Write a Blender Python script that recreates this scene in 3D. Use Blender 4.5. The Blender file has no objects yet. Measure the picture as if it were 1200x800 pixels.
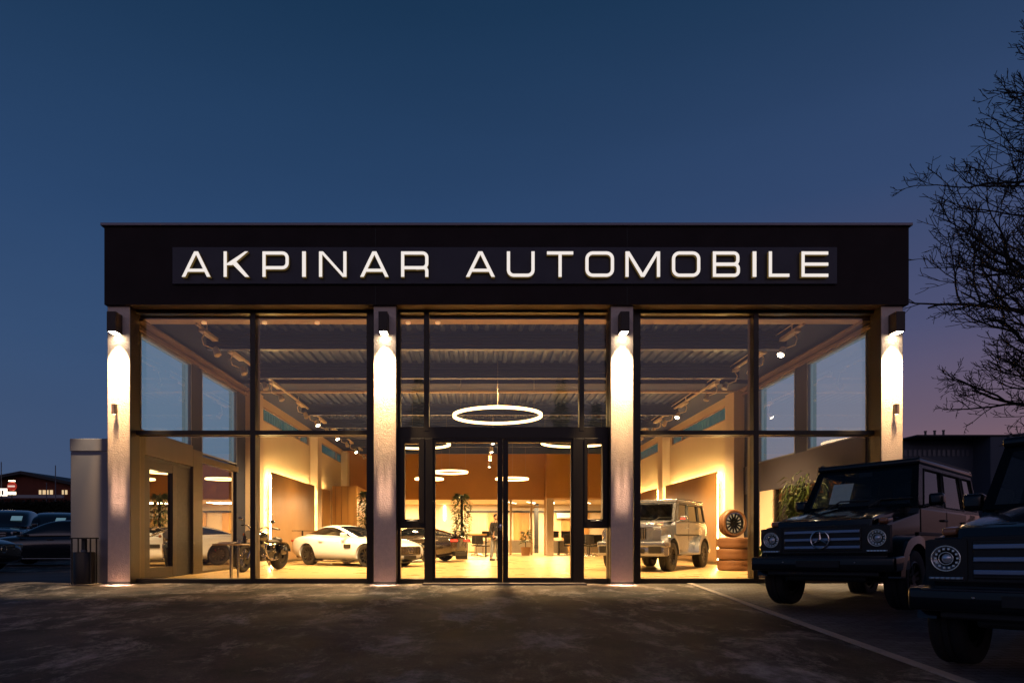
import bpy, bmesh, math, random
from mathutils import Vector, Matrix, Euler
rnd = random.Random(7)
PI = math.pi
scene = bpy.context.scene
COL = scene.collection
F, VX, VY, H = 780.0, 560.0, 630.0, 0.87      # focal length in px, principal point, eye height over the showroom floor

def FX(px, Y): return (px - VX) * Y / F
def FZ(py, Y): return H + (VY - py) * Y / F
def gz(y):                                     # the yard falls gently away from the building
    if y >= 13: return 0.0
    if y > -2: return -(13 - y) * 0.033
    return -0.495

# ------------------------------------------------------------------ materials
def nodes_of(m):
    m.use_nodes = True
    nt = m.node_tree
    return nt, nt.nodes, nt.links, nt.nodes['Principled BSDF']
MATS = {}
def M(name, col, rough=.5, metal=0, var=None, bump=None, coat=0, emis=None, es=0, spec=None, roughvar=None, c2=None, stretch=None, trans=0):
    """var=(scale, amount) mottles the colour towards c2 or darker; bump=(scale, strength)"""
    if name in MATS: return MATS[name]
    m = bpy.data.materials.new(name); nt, N, L, b = nodes_of(m)
    b.inputs['Base Color'].default_value = (*col, 1); b.inputs['Roughness'].default_value = rough
    b.inputs['Metallic'].default_value = metal
    if coat: b.inputs['Coat Weight'].default_value = coat; b.inputs['Coat Roughness'].default_value = .03
    if spec is not None: b.inputs['Specular IOR Level'].default_value = spec
    if trans: b.inputs['Transmission Weight'].default_value = trans
    if emis: b.inputs['Emission Color'].default_value = (*emis, 1); b.inputs['Emission Strength'].default_value = es
    if var or bump or roughvar:
        tc = N.new('ShaderNodeTexCoord'); vec = tc.outputs['Object']
        if stretch:
            mp = N.new('ShaderNodeMapping'); mp.inputs['Scale'].default_value = stretch
            L.new(vec, mp.inputs['Vector']); vec = mp.outputs['Vector']
    if var:
        n = N.new('ShaderNodeTexNoise'); n.inputs['Scale'].default_value = var[0]; n.inputs['Detail'].default_value = 6
        n.inputs['Roughness'].default_value = .6
        L.new(vec, n.inputs['Vector'])
        r = N.new('ShaderNodeValToRGB'); r.color_ramp.elements[0].position = .3; r.color_ramp.elements[1].position = .7
        o = c2 if c2 else tuple(c * (1 - var[1]) for c in col)
        r.color_ramp.elements[0].color = (*o, 1); r.color_ramp.elements[1].color = (*col, 1)
        L.new(n.outputs['Fac'], r.inputs['Fac']); L.new(r.outputs['Color'], b.inputs['Base Color'])
    if roughvar:
        n = N.new('ShaderNodeTexNoise'); n.inputs['Scale'].default_value = roughvar[0]; n.inputs['Detail'].default_value = 4
        L.new(vec, n.inputs['Vector'])
        r = N.new('ShaderNodeMapRange'); r.inputs['To Min'].default_value = rough - roughvar[1]; r.inputs['To Max'].default_value = rough + roughvar[1]
        L.new(n.outputs['Fac'], r.inputs['Value']); L.new(r.outputs['Result'], b.inputs['Roughness'])
    if bump:
        n = N.new('ShaderNodeTexNoise'); n.inputs['Scale'].default_value = bump[0]; n.inputs['Detail'].default_value = 5
        L.new(vec, n.inputs['Vector'])
        q = N.new('ShaderNodeBump'); q.inputs['Strength'].default_value = bump[1]; q.inputs['Distance'].default_value = .02
        L.new(n.outputs['Fac'], q.inputs['Height']); L.new(q.outputs['Normal'], b.inputs['Normal'])
    MATS[name] = m
    return m
def emission(name, col, s):
    if name in MATS: return MATS[name]
    m = bpy.data.materials.new(name); nt, N, L, b = nodes_of(m)
    b.inputs['Base Color'].default_value = (*[min(1, c) for c in col], 1)
    b.inputs['Emission Color'].default_value = (*col, 1); b.inputs['Emission Strength'].default_value = s
    MATS[name] = m; return m
def glass(name, tint=(.96, .97, .97), base=.08, grow=.8, p=4.0, rough=0.0, pane_glow=None):
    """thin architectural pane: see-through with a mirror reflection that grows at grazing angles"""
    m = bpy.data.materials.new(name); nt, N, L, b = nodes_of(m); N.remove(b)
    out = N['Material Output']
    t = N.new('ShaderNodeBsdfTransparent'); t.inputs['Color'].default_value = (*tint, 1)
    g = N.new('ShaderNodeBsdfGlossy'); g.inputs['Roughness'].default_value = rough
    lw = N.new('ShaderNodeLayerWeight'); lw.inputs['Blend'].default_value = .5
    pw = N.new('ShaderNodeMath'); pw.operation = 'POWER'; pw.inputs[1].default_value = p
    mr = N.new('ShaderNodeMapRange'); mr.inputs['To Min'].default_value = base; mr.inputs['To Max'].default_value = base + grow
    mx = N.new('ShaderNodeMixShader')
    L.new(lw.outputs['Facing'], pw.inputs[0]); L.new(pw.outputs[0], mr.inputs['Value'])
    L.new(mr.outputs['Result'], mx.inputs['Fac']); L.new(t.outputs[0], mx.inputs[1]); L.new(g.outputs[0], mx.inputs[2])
    if pane_glow:  # adds a self-glow across the whole pane
        em = N.new('ShaderNodeEmission'); em.inputs['Color'].default_value = (*pane_glow, 1); ad = N.new('ShaderNodeAddShader')
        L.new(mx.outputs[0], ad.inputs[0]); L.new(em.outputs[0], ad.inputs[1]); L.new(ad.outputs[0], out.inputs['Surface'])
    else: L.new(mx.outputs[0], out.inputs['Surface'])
    MATS[name] = m; return m

# ------------------------------------------------------------------ mesh builder
class MB:
    def __init__(s): s.bm = bmesh.new()
    def _xf(s, verts, mtx):
        if mtx is not None: bmesh.ops.transform(s.bm, matrix=mtx, verts=verts)
    def box(s, x0, x1, y0, y1, z0, z1, bev=0, mtx=None, seg=2):
        m = Matrix.Translation(((x0+x1)/2, (y0+y1)/2, (z0+z1)/2)) @ Matrix.Diagonal((abs(x1-x0), abs(y1-y0), abs(z1-z0), 1))
        r = bmesh.ops.create_cube(s.bm, size=1, matrix=m); vs = r['verts']
        if bev:
            es = list({e for v in vs for e in v.link_edges})
            b = bmesh.ops.bevel(s.bm, geom=es, offset=bev, segments=seg, affect='EDGES', profile=.6)
            vs = list({v for f in b['faces'] for v in f.verts} | {v for v in vs if v.is_valid})
        s._xf(vs, mtx); return s
    def prism(s, pts, axis, a, b, bev=0, mtx=None):
        def P(p, t): return {'x': (t, p[0], p[1]), 'y': (p[0], t, p[1]), 'z': (p[0], p[1], t)}[axis]
        A = [s.bm.verts.new(P(p, a)) for p in pts]; B = [s.bm.verts.new(P(p, b)) for p in pts]
        fs = [s.bm.faces.new(A), s.bm.faces.new(B[::-1])]; n = len(pts)
        for i in range(n): fs.append(s.bm.faces.new((A[i], B[i], B[(i+1) % n], A[(i+1) % n])))
        bmesh.ops.recalc_face_normals(s.bm, faces=fs)
        vs = A + B
        if bev:
            es = list({e for f in fs[:2] for e in f.edges})
            r = bmesh.ops.bevel(s.bm, geom=es, offset=bev, segments=2, affect='EDGES', profile=.6)
            vs = list({v for f in r['faces'] for v in f.verts} | {v for v in vs if v.is_valid})
        s._xf(vs, mtx); return s
    def cyl(s, p0, p1, r0, r1=None, n=16, caps=True):
        p0, p1 = Vector(p0), Vector(p1); r1 = r0 if r1 is None else r1
        d = (p1 - p0); q = d.to_track_quat('Z', 'Y').to_matrix()
        A, B = [], []
        for i in range(n):
            t = 2*PI*i/n; o = q @ Vector((math.cos(t), math.sin(t), 0))
            A.append(s.bm.verts.new(p0 + o*r0)); B.append(s.bm.verts.new(p1 + o*r1))
        for i in range(n): s.bm.faces.new((A[i], A[(i+1) % n], B[(i+1) % n], B[i]))
        if caps: s.bm.faces.new(A[::-1]); s.bm.faces.new(B)
        return s
    def tube(s, path, r, n=8, r2=None, closed=False):
        path = [Vector(p) for p in path]; k = len(path); rings = []
        up = None
        for i, p in enumerate(path):
            if closed: d = path[(i+1) % k] - path[i-1]
            else: d = path[min(i+1, k-1)] - path[max(i-1, 0)]
            if d.length < 1e-9: d = Vector((0, 0, 1))
            d.normalize()
            if up is None: up = d.orthogonal().normalized()
            up = (up - d*up.dot(d)); up = up.normalized() if up.length > 1e-6 else d.orthogonal().normalized()
            w = d.cross(up)
            rr = r if r2 is None else r + (r2-r)*i/max(1, k-1)
            rings.append([s.bm.verts.new(p + (up*math.cos(2*PI*j/n) + w*math.sin(2*PI*j/n))*rr) for j in range(n)])
        for i in range(k if closed else k-1):
            a, b = rings[i], rings[(i+1) % k]
            for j in range(n): s.bm.faces.new((a[j], a[(j+1) % n], b[(j+1) % n], b[j]))
        if not closed: s.bm.faces.new(rings[0][::-1]); s.bm.faces.new(rings[-1])
        return s
    def lathe(s, prof, c=(0, 0, 0), axis='z', n=32, closed=False, cap=True):
        c = Vector(c); rings = []
        for r, h in prof:
            ring = []
            for i in range(n):
                t = 2*PI*i/n; a, b = r*math.cos(t), r*math.sin(t)
                o = {'z': (a, b, h), 'y': (a, h, b), 'x': (h, a, b)}[axis]
                ring.append(s.bm.verts.new(c + Vector(o)))
            rings.append(ring)
        k = len(rings); fs = []
        for i in range(k if closed else k-1):
            a, b = rings[i], rings[(i+1) % k]
            for j in range(n): fs.append(s.bm.faces.new((a[j], a[(j+1) % n], b[(j+1) % n], b[j])))
        if not closed and cap: fs.append(s.bm.faces.new(rings[0][::-1])); fs.append(s.bm.faces.new(rings[-1]))
        bmesh.ops.recalc_face_normals(s.bm, faces=fs)
        return s
    def poly(s, pts):
        s.bm.faces.new([s.bm.verts.new(p) for p in pts]); return s
    def ball(s, c, r, u=16, v=10):
        r = (r, r, r) if not hasattr(r, '__len__') else r
        bmesh.ops.create_uvsphere(s.bm, u_segments=u, v_segments=v, radius=1, matrix=Matrix.Translation(c) @ Matrix.Diagonal((*r, 1)))
        return s
    def ring(s, c, R, r, axis='z', n=48, k=8):
        ax = {'z': lambda t: (math.cos(t)*R, math.sin(t)*R, 0), 'y': lambda t: (math.cos(t)*R, 0, math.sin(t)*R), 'x': lambda t: (0, math.cos(t)*R, math.sin(t)*R)}[axis]
        return s.tube([Vector(c)+Vector(ax(2*PI*i/n)) for i in range(n)], r, k, closed=True)
    def leaf(s, p, d, L, w, fold=.25, droop=0):
        d = Vector(d).normalized(); sd = d.cross(Vector((rnd.uniform(-.3, .3), rnd.uniform(-.3, .3), 1)))
        if sd.length < 1e-3: sd = Vector((1, 0, 0))
        sd.normalize(); p = Vector(p); up = sd.cross(d)
        m = p + d*L*.45 + up*fold*w; t = p + d*L + Vector((0, 0, -droop*L))
        a, b, c1, c2, e = [s.bm.verts.new(v) for v in (p, t, m + sd*w*.5, m - sd*w*.5, p + d*L*.4)]
        s.bm.faces.new((a, e, b, c1)) if False else s.bm.faces.new((a, c2, e)); s.bm.faces.new((a, e, c1))
        s.bm.faces.new((e, c2, b)); s.bm.faces.new((e, b, c1)); return s
    def panel(s, c00, c10, c11, c01, holes, thick):
        """a sheet with rectangular openings given in its own 0..1 coordinates"""
        c = [Vector(v) for v in (c00, c10, c11, c01)]
        def B(u, v): return (c[0]*(1-u)+c[1]*u)*(1-v) + (c[3]*(1-u)+c[2]*u)*v
        us = sorted({0, 1, *[h[0] for h in holes], *[h[1] for h in holes]}); vs = sorted({0, 1, *[h[2] for h in holes], *[h[3] for h in holes]})
        V = {(i, j): s.bm.verts.new(B(u, v)) for i, u in enumerate(us) for j, v in enumerate(vs)}; fs = []
        for i in range(len(us)-1):
            for j in range(len(vs)-1):
                uc, vc = (us[i]+us[i+1])/2, (vs[j]+vs[j+1])/2
                if any(h[0] < uc < h[1] and h[2] < vc < h[3] for h in holes): continue
                fs.append(s.bm.faces.new((V[i, j], V[i+1, j], V[i+1, j+1], V[i, j+1])))
        bmesh.ops.solidify(s.bm, geom=fs, thickness=thick)
        for v in V.values():
            if v.is_valid and not v.link_faces: s.bm.verts.remove(v)
        return B
    def build(s, name, mat, parent=None, smooth=None, mods=None, loc=None):
        me = bpy.data.meshes.new(name)
        s.bm.normal_update(); s.bm.to_mesh(me); s.bm.free()
        if isinstance(mat, (list, tuple)):
            for q in mat: me.materials.append(q)
        else: me.materials.append(mat)
        o = bpy.data.objects.new(name, me); COL.objects.link(o)
        if parent: o.parent = parent
        if smooth is not None:
            me.shade_smooth()
            if smooth < 180: me.set_sharp_from_angle(angle=math.radians(smooth))
        if loc: o.location = loc
        return o
def thing(name, label, cat, loc=(0, 0, 0), rz=0, group=None, rot=None):
    o = bpy.data.objects.new(name, None); COL.objects.link(o); o.empty_display_size = .2
    o.location = loc; o.rotation_euler = rot if rot else (0, 0, rz); o['label'] = label; o['category'] = cat
    if group: o['group'] = group
    return o
def tag(o, label, cat, group=None):
    o['label'] = label; o['category'] = cat
    if group: o['group'] = group
    return o
def struct(o): o['kind'] = 'structure'; return o
def sub(name, parent, loc=(0, 0, 0), rot=(0, 0, 0)):
    o = bpy.data.objects.new(name, None); COL.objects.link(o); o.empty_display_size = .1
    o.parent = parent; o.location = loc; o.rotation_euler = rot; return o
def kids(o): return [c for c in bpy.data.objects if c.parent == o]
def copy_tree(o, parent=None):
    c = o.copy(); COL.objects.link(c); c.parent = parent
    for ch in kids(o): copy_tree(ch, c)
    return c
def dup(o, label, loc, rz=None, rot=None):
    c = copy_tree(o); c['label'] = label; c.location = loc
    if rz is not None: c.rotation_euler = (0, 0, rz)
    if rot is not None: c.rotation_euler = rot
    return c
def light(kind, name, loc, energy, col, parent=None, rot=(0, 0, 0), size=.1, angle=60, blend=.5):
    l = bpy.data.lights.new(name, kind); l.energy = energy; l.color = col
    if kind == 'SPOT': l.spot_size = math.radians(angle); l.spot_blend = blend; l.shadow_soft_size = size
    elif kind == 'POINT': l.shadow_soft_size = size
    elif kind == 'AREA': l.size = size
    elif kind == 'SUN': l.angle = size
    o = bpy.data.objects.new(name, l); COL.objects.link(o); o.location = loc; o.rotation_euler = rot
    if parent: o.parent = parent
    return o
def evaluated(o):
    dg = bpy.context.evaluated_depsgraph_get(); dg.update()
    return bpy.data.meshes.new_from_object(o.evaluated_get(dg))
def drop(o):
    bpy.data.objects.remove(o, do_unlink=True)
# ------------------------------------------------------------------ palette
WARM = (1.0, .60, .24)
frame_m = M('dark_bronze_frame', (.026, .019, .014), .38, .3, roughvar=(6, .08))
fascia_m = M('fascia_metal', (.032, .0195, .019), .7, 0, spec=.25, var=(1.3, .3), roughvar=(2, .1))
board_m = M('sign_board_metal', (.034, .033, .050), .40, .3, roughvar=(3, .08))
coping_m = M('coping_metal', (.22, .20, .24), .4, .5)
render_m = M('column_render', (.86, .69, .58), .9, var=(14, .12), bump=(55, .55))
annex_m = M('annex_cladding', (.24, .235, .28), .6, var=(1.5, .08))
wall_m = M('cream_wall_paint', (.74, .59, .40), .8, var=(.8, .06), bump=(90, .05))
pil_m = M('pilaster_paint', (.70, .56, .42), .75)
brown_m = M('brown_gallery_wall', (.46, .23, .05), .7, var=(.5, .2))
deck_m = M('roof_deck_metal', (.034, .062, .170), .42, .15, var=(1.2, .15))
ceil_dark = M('ceiling_dark_paint', (.014, .024, .070), .6, spec=.12)
wood_m = M('wood_panel', (.44, .24, .07), .45, var=(3, .3), stretch=(1, 1, .12), roughvar=(3, .1))
woodl_m = M('light_wood_panel', (.62, .44, .22), .45, var=(3, .25), stretch=(1, 1, .12))
steel_m = M('brushed_steel_frame', (.10, .078, .048), .38, .8, var=(2, .2), stretch=(1, 1, .2))
chrome = M('chrome', (.8, .8, .82), .12, 1)
chrome_d = M('dull_chrome', (.55, .55, .57), .28, 1)
black_m = M('black_plastic', (.012, .012, .013), .45, roughvar=(12, .1))
black_r = M('black_rubber', (.012, .012, .012), .8, bump=(60, .2))
gloss_k = M('gloss_black', (.006, .006, .008), .12, coat=1)
white_m = M('white_lacquer', (.75, .72, .66), .35)
paper_m = M('paper', (.78, .77, .74), .8)
led = emission('led_warm', (1, .60, .25), .5)
led_w = emission('led_white', (1, .82, .52), 12)
led_h = emission('led_halo', (1, .66, .24), 130)
ring_e = emission('ring_light', (1, .66, .26), 7)
lamp_e = emission('lamp_lens', (1, .85, .6), 30)
pane = glass('window_pane', (.96, .96, .965), .075, .85, 4)
pane_side = glass('side_window_pane', (.95, .97, .97), .10, .5, 3, pane_glow=(.070, .110, .130))  # side panes glow bluish by themselves to brighten the sky behind
pane_int = glass('office_glass', (.93, .93, .92), .06, .6, 4)

# asphalt: mottled, stained, with pale scuffs and faint tyre arcs
def asphalt():
    m = bpy.data.materials.new('asphalt'); nt, N, L, b = nodes_of(m)
    tc = N.new('ShaderNodeTexCoord'); v = tc.outputs['Object']
    def noise(scale, det, sc=(1, 1, 1), dist=0, ro=.6):
        mp = N.new('ShaderNodeMapping'); mp.inputs['Scale'].default_value = sc; L.new(v, mp.inputs['Vector'])
        n = N.new('ShaderNodeTexNoise'); n.inputs['Scale'].default_value = scale; n.inputs['Detail'].default_value = det
        n.inputs['Roughness'].default_value = ro; n.inputs['Distortion'].default_value = dist
        L.new(mp.outputs[0], n.inputs['Vector']); return n.outputs['Fac']
    def ramp(f, a, b_, ca, cb):
        r = N.new('ShaderNodeValToRGB'); e = r.color_ramp.elements; e[0].position = a; e[1].position = b_
        e[0].color = (*ca, 1); e[1].color = (*cb, 1); L.new(f, r.inputs['Fac']); return r.outputs['Color']
    def mix(a, b_, f, mode='MIX'):
        x = N.new('ShaderNodeMix'); x.data_type = 'RGBA'; x.blend_type = mode
        L.new(a, x.inputs[6]); L.new(b_, x.inputs[7])
        if isinstance(f, float): x.inputs[0].default_value = f
        else: L.new(f, x.inputs[0])
        return x.outputs[2]
    base = ramp(noise(.7, 10, dist=.3, ro=.74), .42, .60, (.010, .0085, .008), (.11, .085, .072))
    big = ramp(noise(.22, 4, dist=.5), .38, .62, (.35, .35, .36), (1.5, 1.45, 1.4)); base = mix(base, big, 1.0, 'MULTIPLY')
    fine = ramp(noise(38, 5, ro=.8), .35, .65, (.35, .35, .35), (1.7, 1.7, 1.7))
    c = mix(base, fine, 1.0, 'MULTIPLY')
    scf = ramp(noise(1.3, 12, (1, .6, 1), .35, .82), .50, .68, (0, 0, 0), (1, 1, 1))
    pale = N.new('ShaderNodeRGB'); pale.outputs[0].default_value = (.55, .48, .45, 1)
    c = mix(c, pale.outputs[0], scf)
    # circular tyre scuffs
    mp = N.new('ShaderNodeMapping'); mp.inputs['Location'].default_value = (5.5, -6, 0); L.new(v, mp.inputs['Vector'])
    w = N.new('ShaderNodeTexWave'); w.wave_type = 'RINGS'; w.rings_direction = 'Z'; w.inputs['Scale'].default_value = .33
    w.inputs['Distortion'].default_value = 1.8; w.inputs['Detail'].default_value = 3; L.new(mp.outputs[0], w.inputs['Vector'])
    wf = ramp(w.outputs['Fac'], .86, .97, (0, 0, 0), (.55, .55, .55)); pt = ramp(noise(.35, 3), .45, .6, (0, 0, 0), (1, 1, 1))
    wm = mix(wf, pt, 1.0, 'MULTIPLY')
    dk = N.new('ShaderNodeRGB'); dk.outputs[0].default_value = (.012, .011, .011, 1)
    c = mix(c, dk.outputs[0], wm)
    L.new(c, b.inputs['Base Color'])
    rr = N.new('ShaderNodeMapRange'); rr.inputs['To Min'].default_value = .5; rr.inputs['To Max'].default_value = .95
    L.new(noise(1.2, 6), rr.inputs['Value']); L.new(rr.outputs[0], b.inputs['Roughness'])
    bp = N.new('ShaderNodeBump'); bp.inputs['Strength'].default_value = .6; bp.inputs['Distance'].default_value = .01
    L.new(noise(90, 4), bp.inputs['Height']); L.new(bp.outputs[0], b.inputs['Normal'])
    return m
asph = asphalt()
def pavers():
    m = bpy.data.materials.new('concrete_pavers'); nt, N, L, b = nodes_of(m)
    tc = N.new('ShaderNodeTexCoord'); k = N.new('ShaderNodeTexBrick'); L.new(tc.outputs['Object'], k.inputs['Vector'])
    k.inputs['Scale'].default_value = 1; k.inputs['Brick Width'].default_value = .2; k.inputs['Row Height'].default_value = .1
    k.inputs['Mortar Size'].default_value = .006; k.inputs['Color1'].default_value = (.13, .13, .15, 1)
    k.inputs['Color2'].default_value = (.20, .20, .22, 1); k.inputs['Mortar'].default_value = (.03, .03, .03, 1)
    n = N.new('ShaderNodeTexNoise'); n.inputs['Scale'].default_value = .9; n.inputs['Detail'].default_value = 8; L.new(tc.outputs['Object'], n.inputs['Vector'])
    r = N.new('ShaderNodeValToRGB'); r.color_ramp.elements[0].position = .35; r.color_ramp.elements[1].position = .65
    r.color_ramp.elements[0].color = (.45, .45, .45, 1); r.color_ramp.elements[1].color = (1.1, 1.1, 1.1, 1); L.new(n.outputs['Fac'], r.inputs['Fac'])
    x = N.new('ShaderNodeMix'); x.data_type = 'RGBA'; x.blend_type = 'MULTIPLY'; x.inputs[0].default_value = 1
    L.new(k.outputs['Color'], x.inputs[6]); L.new(r.outputs['Color'], x.inputs[7]); L.new(x.outputs[2], b.inputs['Base Color'])
    b.inputs['Roughness'].default_value = .75
    bp = N.new('ShaderNodeBump'); bp.inputs['Strength'].default_value = .5; bp.inputs['Distance'].default_value = .01; bp.invert = True
    L.new(k.outputs['Fac'], bp.inputs['Height']); L.new(bp.outputs[0], b.inputs['Normal'])
    return m
pav = pavers()
def floor_tiles():
    m = bpy.data.materials.new('polished_floor_tiles'); nt, N, L, b = nodes_of(m)
    tc = N.new('ShaderNodeTexCoord'); k = N.new('ShaderNodeTexBrick'); L.new(tc.outputs['Object'], k.inputs['Vector'])
    k.inputs['Scale'].default_value = 1; k.inputs['Brick Width'].default_value = 1.2; k.inputs['Row Height'].default_value = 1.2; k.offset = 0
    k.inputs['Mortar Size'].default_value = .004; k.inputs['Color1'].default_value = (.50, .36, .17, 1)
    k.inputs['Color2'].default_value = (.54, .39, .19, 1); k.inputs['Mortar'].default_value = (.2, .15, .1, 1)
    L.new(k.outputs['Color'], b.inputs['Base Color'])
    n = N.new('ShaderNodeTexNoise'); n.inputs['Scale'].default_value = 1.3; n.inputs['Detail'].default_value = 5; L.new(tc.outputs['Object'], n.inputs['Vector'])
    rr = N.new('ShaderNodeMapRange'); rr.inputs['To Min'].default_value = .18; rr.inputs['To Max'].default_value = .42
    L.new(n.outputs['Fac'], rr.inputs['Value']); L.new(rr.outputs[0], b.inputs['Roughness'])
    return m
tiles = floor_tiles()

# ------------------------------------------------------------------ sky
def world():
    w = bpy.data.worlds.new('World'); scene.world = w; w.use_nodes = True
    N, L = w.node_tree.nodes, w.node_tree.links; bg = N['Background']
    tc = N.new('ShaderNodeTexCoord'); nm = N.new('ShaderNodeVectorMath'); nm.operation = 'NORMALIZE'
    L.new(tc.outputs['Generated'], nm.inputs[0]); sp = N.new('ShaderNodeSeparateXYZ'); L.new(nm.outputs[0], sp.inputs[0])
    def ramp(stops):
        r = N.new('ShaderNodeValToRGB'); e = r.color_ramp.elements
        while len(e) < len(stops): e.new(.5)
        for i, (p, c) in enumerate(stops): e[i].position = p; e[i].color = (*c, 1)
        L.new(sp.outputs['Z'], r.inputs['Fac']); return r.outputs['Color']
    # dusk sky ahead, to the left; to the right (afterglow); behind the camera (brighter western sky)
    left = ramp([(0, (.060, .088, .160)), (.10, (.052, .086, .172)), (.25, (.037, .078, .174)), (.40, (.024, .061, .150)), (.62, (.010, .035, .086)), (1, (.006, .014, .035))])
    right = ramp([(0, (.38, .155, .11)), (.06, (.26, .13, .13)), (.14, (.165, .108, .150)), (.26, (.082, .084, .172)), (.42, (.036, .066, .158)), (.64, (.011, .036, .086)), (1, (.006, .014, .035))])
    back = ramp([(0, (.045, .03, .035)), (.10, (.07, .05, .06)), (.21, (.46, .34, .42)), (.36, (.36, .32, .46)), (.6, (.03, .045, .10)), (1, (.012, .02, .045))])
    def math_(op, a, b=None, clamp=False):
        n = N.new('ShaderNodeMath'); n.operation = op; n.use_clamp = clamp
        for i, q in enumerate((a, b)):
            if q is None: continue
            if isinstance(q, (int, float)): n.inputs[i].default_value = q
            else: L.new(q, n.inputs[i])
        return n.outputs[0]
    def mr(v, a, b):
        n = N.new('ShaderNodeMapRange'); n.interpolation_type = 'SMOOTHSTEP'; n.inputs['From Min'].default_value = a; n.inputs['From Max'].default_value = b
        L.new(v, n.inputs['Value']); return n.outputs[0]
    def mix(a, b, f):
        x = N.new('ShaderNodeMix'); x.data_type = 'RGBA'; L.new(f, x.inputs[0]); L.new(a, x.inputs[6]); L.new(b, x.inputs[7]); return x.outputs[2]
    side = mr(sp.outputs['X'], -.25, .75)
    side = math_('MULTIPLY', side, math_('SUBTRACT', 1.0, math_('MULTIPLY', mr(sp.outputs['X'], .75, .95), .35)))
    front = mix(left, right, side)
    bk = mr(sp.outputs['Y'], -.25, -.85)
    c = mix(front, back, bk)
    dk = math_('MULTIPLY', mr(sp.outputs['X'], .70, .84), math_('SUBTRACT', 1.0, mr(sp.outputs['Z'], .02, .10)))
    kc = N.new('ShaderNodeRGB'); kc.outputs[0].default_value = (.008, .010, .016, 1); c = mix(c, kc.outputs[0], math_('MULTIPLY', dk, .65))  # low dark band added at far right, dims reflections on car sides
    mp = N.new('ShaderNodeMapping'); mp.inputs['Scale'].default_value = (1.2, 1.2, 5); L.new(nm.outputs[0], mp.inputs['Vector'])
    nz = N.new('ShaderNodeTexNoise'); nz.inputs['Scale'].default_value = 1.6; nz.inputs['Detail'].default_value = 5; L.new(mp.outputs[0], nz.inputs['Vector'])
    hz = N.new('ShaderNodeMapRange'); hz.inputs['To Min'].default_value = .90; hz.inputs['To Max'].default_value = 1.10; L.new(nz.outputs['Fac'], hz.inputs['Value'])
    hm = N.new('ShaderNodeVectorMath'); hm.operation = 'SCALE'; L.new(c, hm.inputs[0]); L.new(hz.outputs[0], hm.inputs['Scale']); c = hm.outputs[0]
    L.new(c, bg.inputs['Color']); bg.inputs['Strength'].default_value = 1.0
world()
# ------------------------------------------------------------------ ground
def sheet(name, xs, ys, dz, mat, skip=None):
    m = MB(); V = {(i, j): m.bm.verts.new((x, y, gz(y) + dz)) for i, x in enumerate(xs) for j, y in enumerate(ys)}
    for i in range(len(xs)-1):
        for j in range(len(ys)-1):
            m.bm.faces.new((V[i, j], V[i+1, j], V[i+1, j+1], V[i, j+1]))
    return struct(m.build(name, mat))
sheet('ground', [-400, -60, -20, 0, 20, 60, 400], [-300, -60, -2, 3, 8, 13, 22, 40, 80, 600], -.012, asph)
# paved parking strip with a kerb line, right of the yard
kx = lambda y: 4.05 - (13 - y)*.035
def strip(name, x0f, x1f, y0, y1, dz, mat, th=0):
    m = MB(); n = 12
    for i in range(n):
        a, b = y0+(y1-y0)*i/n, y0+(y1-y0)*(i+1)/n
        P = [(x0f(a), a, gz(a)+dz), (x1f(a), a, gz(a)+dz), (x1f(b), b, gz(b)+dz), (x0f(b), b, gz(b)+dz)]
        m.poly(P)
        if th:
            for k in ((3, 0), (1, 2)):
                p, q = P[k[0]], P[k[1]]; m.poly([p, q, (q[0], q[1], q[2]-th), (p[0], p[1], p[2]-th)])
    return struct(m.build(name, mat))
strip('parking_paving', lambda y: kx(y)+.11, lambda y: 40, 12.88, -2, -.004, pav)
kerb_m = M('kerb_stone', (.55, .48, .42), .8, var=(4, .3), bump=(40, .3))
strip('kerb_line', kx, lambda y: kx(y)+.11, 12.88, -2, .004, kerb_m, .012)
lp = strip('parking_paving', lambda y: -60, lambda y: -8.0, 13.4, 17, -.004, M('worn_paving', (.11, .10, .10), .8, var=(1, .4)))

# ------------------------------------------------------------------ the showroom
B = thing('car_showroom', 'glass fronted car showroom with dark fascia and rough plaster columns, lit up at dusk', 'building', (0, 0, 0))
XL, XR, YF, YB, ZC = -6.85, 7.85, 13.0, 34.0, 5.34
m = MB().box(-7.10, 8.19, 12.65, 13.19, 5.30, 6.78); m.build('fascia', fascia_m, B)
MB().box(-7.098, 8.188, 13.19, 41, 5.52, 6.70).build('roof', fascia_m, B)
MB().box(-7.15, 8.24, 12.60, 13.25, 6.783, 6.835, .008).build('coping', coping_m, B)
for px in (440, 735):                           # faint panel joints of the fascia
    m = MB(); m.box(FX(px, 12.65)-.004, FX(px, 12.65)+.004, 12.646, 12.66, 5.30, 6.78); m.build('panel_joint', black_m, B)
for a, b in ((126, 152), (438, 464), (716, 742), (1033, 1058)):
    x0, x1 = FX(a, 12.72), FX(b, 12.72)
    MB().box(x0, x1, 12.72, 12.95, -.04, 5.298, .012).build('column', render_m, B, 30)
    for xa, xb in ((x0-.008, x0-.001), (x1+.001, x1+.008)): MB().box(xa, xb, 12.735, 12.945, -.04, 5.297).build('column_trim', frame_m, B)
    MB().box(x0-.006, x1+.006, 12.712, 12.949, -.045, .035).build('column_base', black_m, B)

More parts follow.
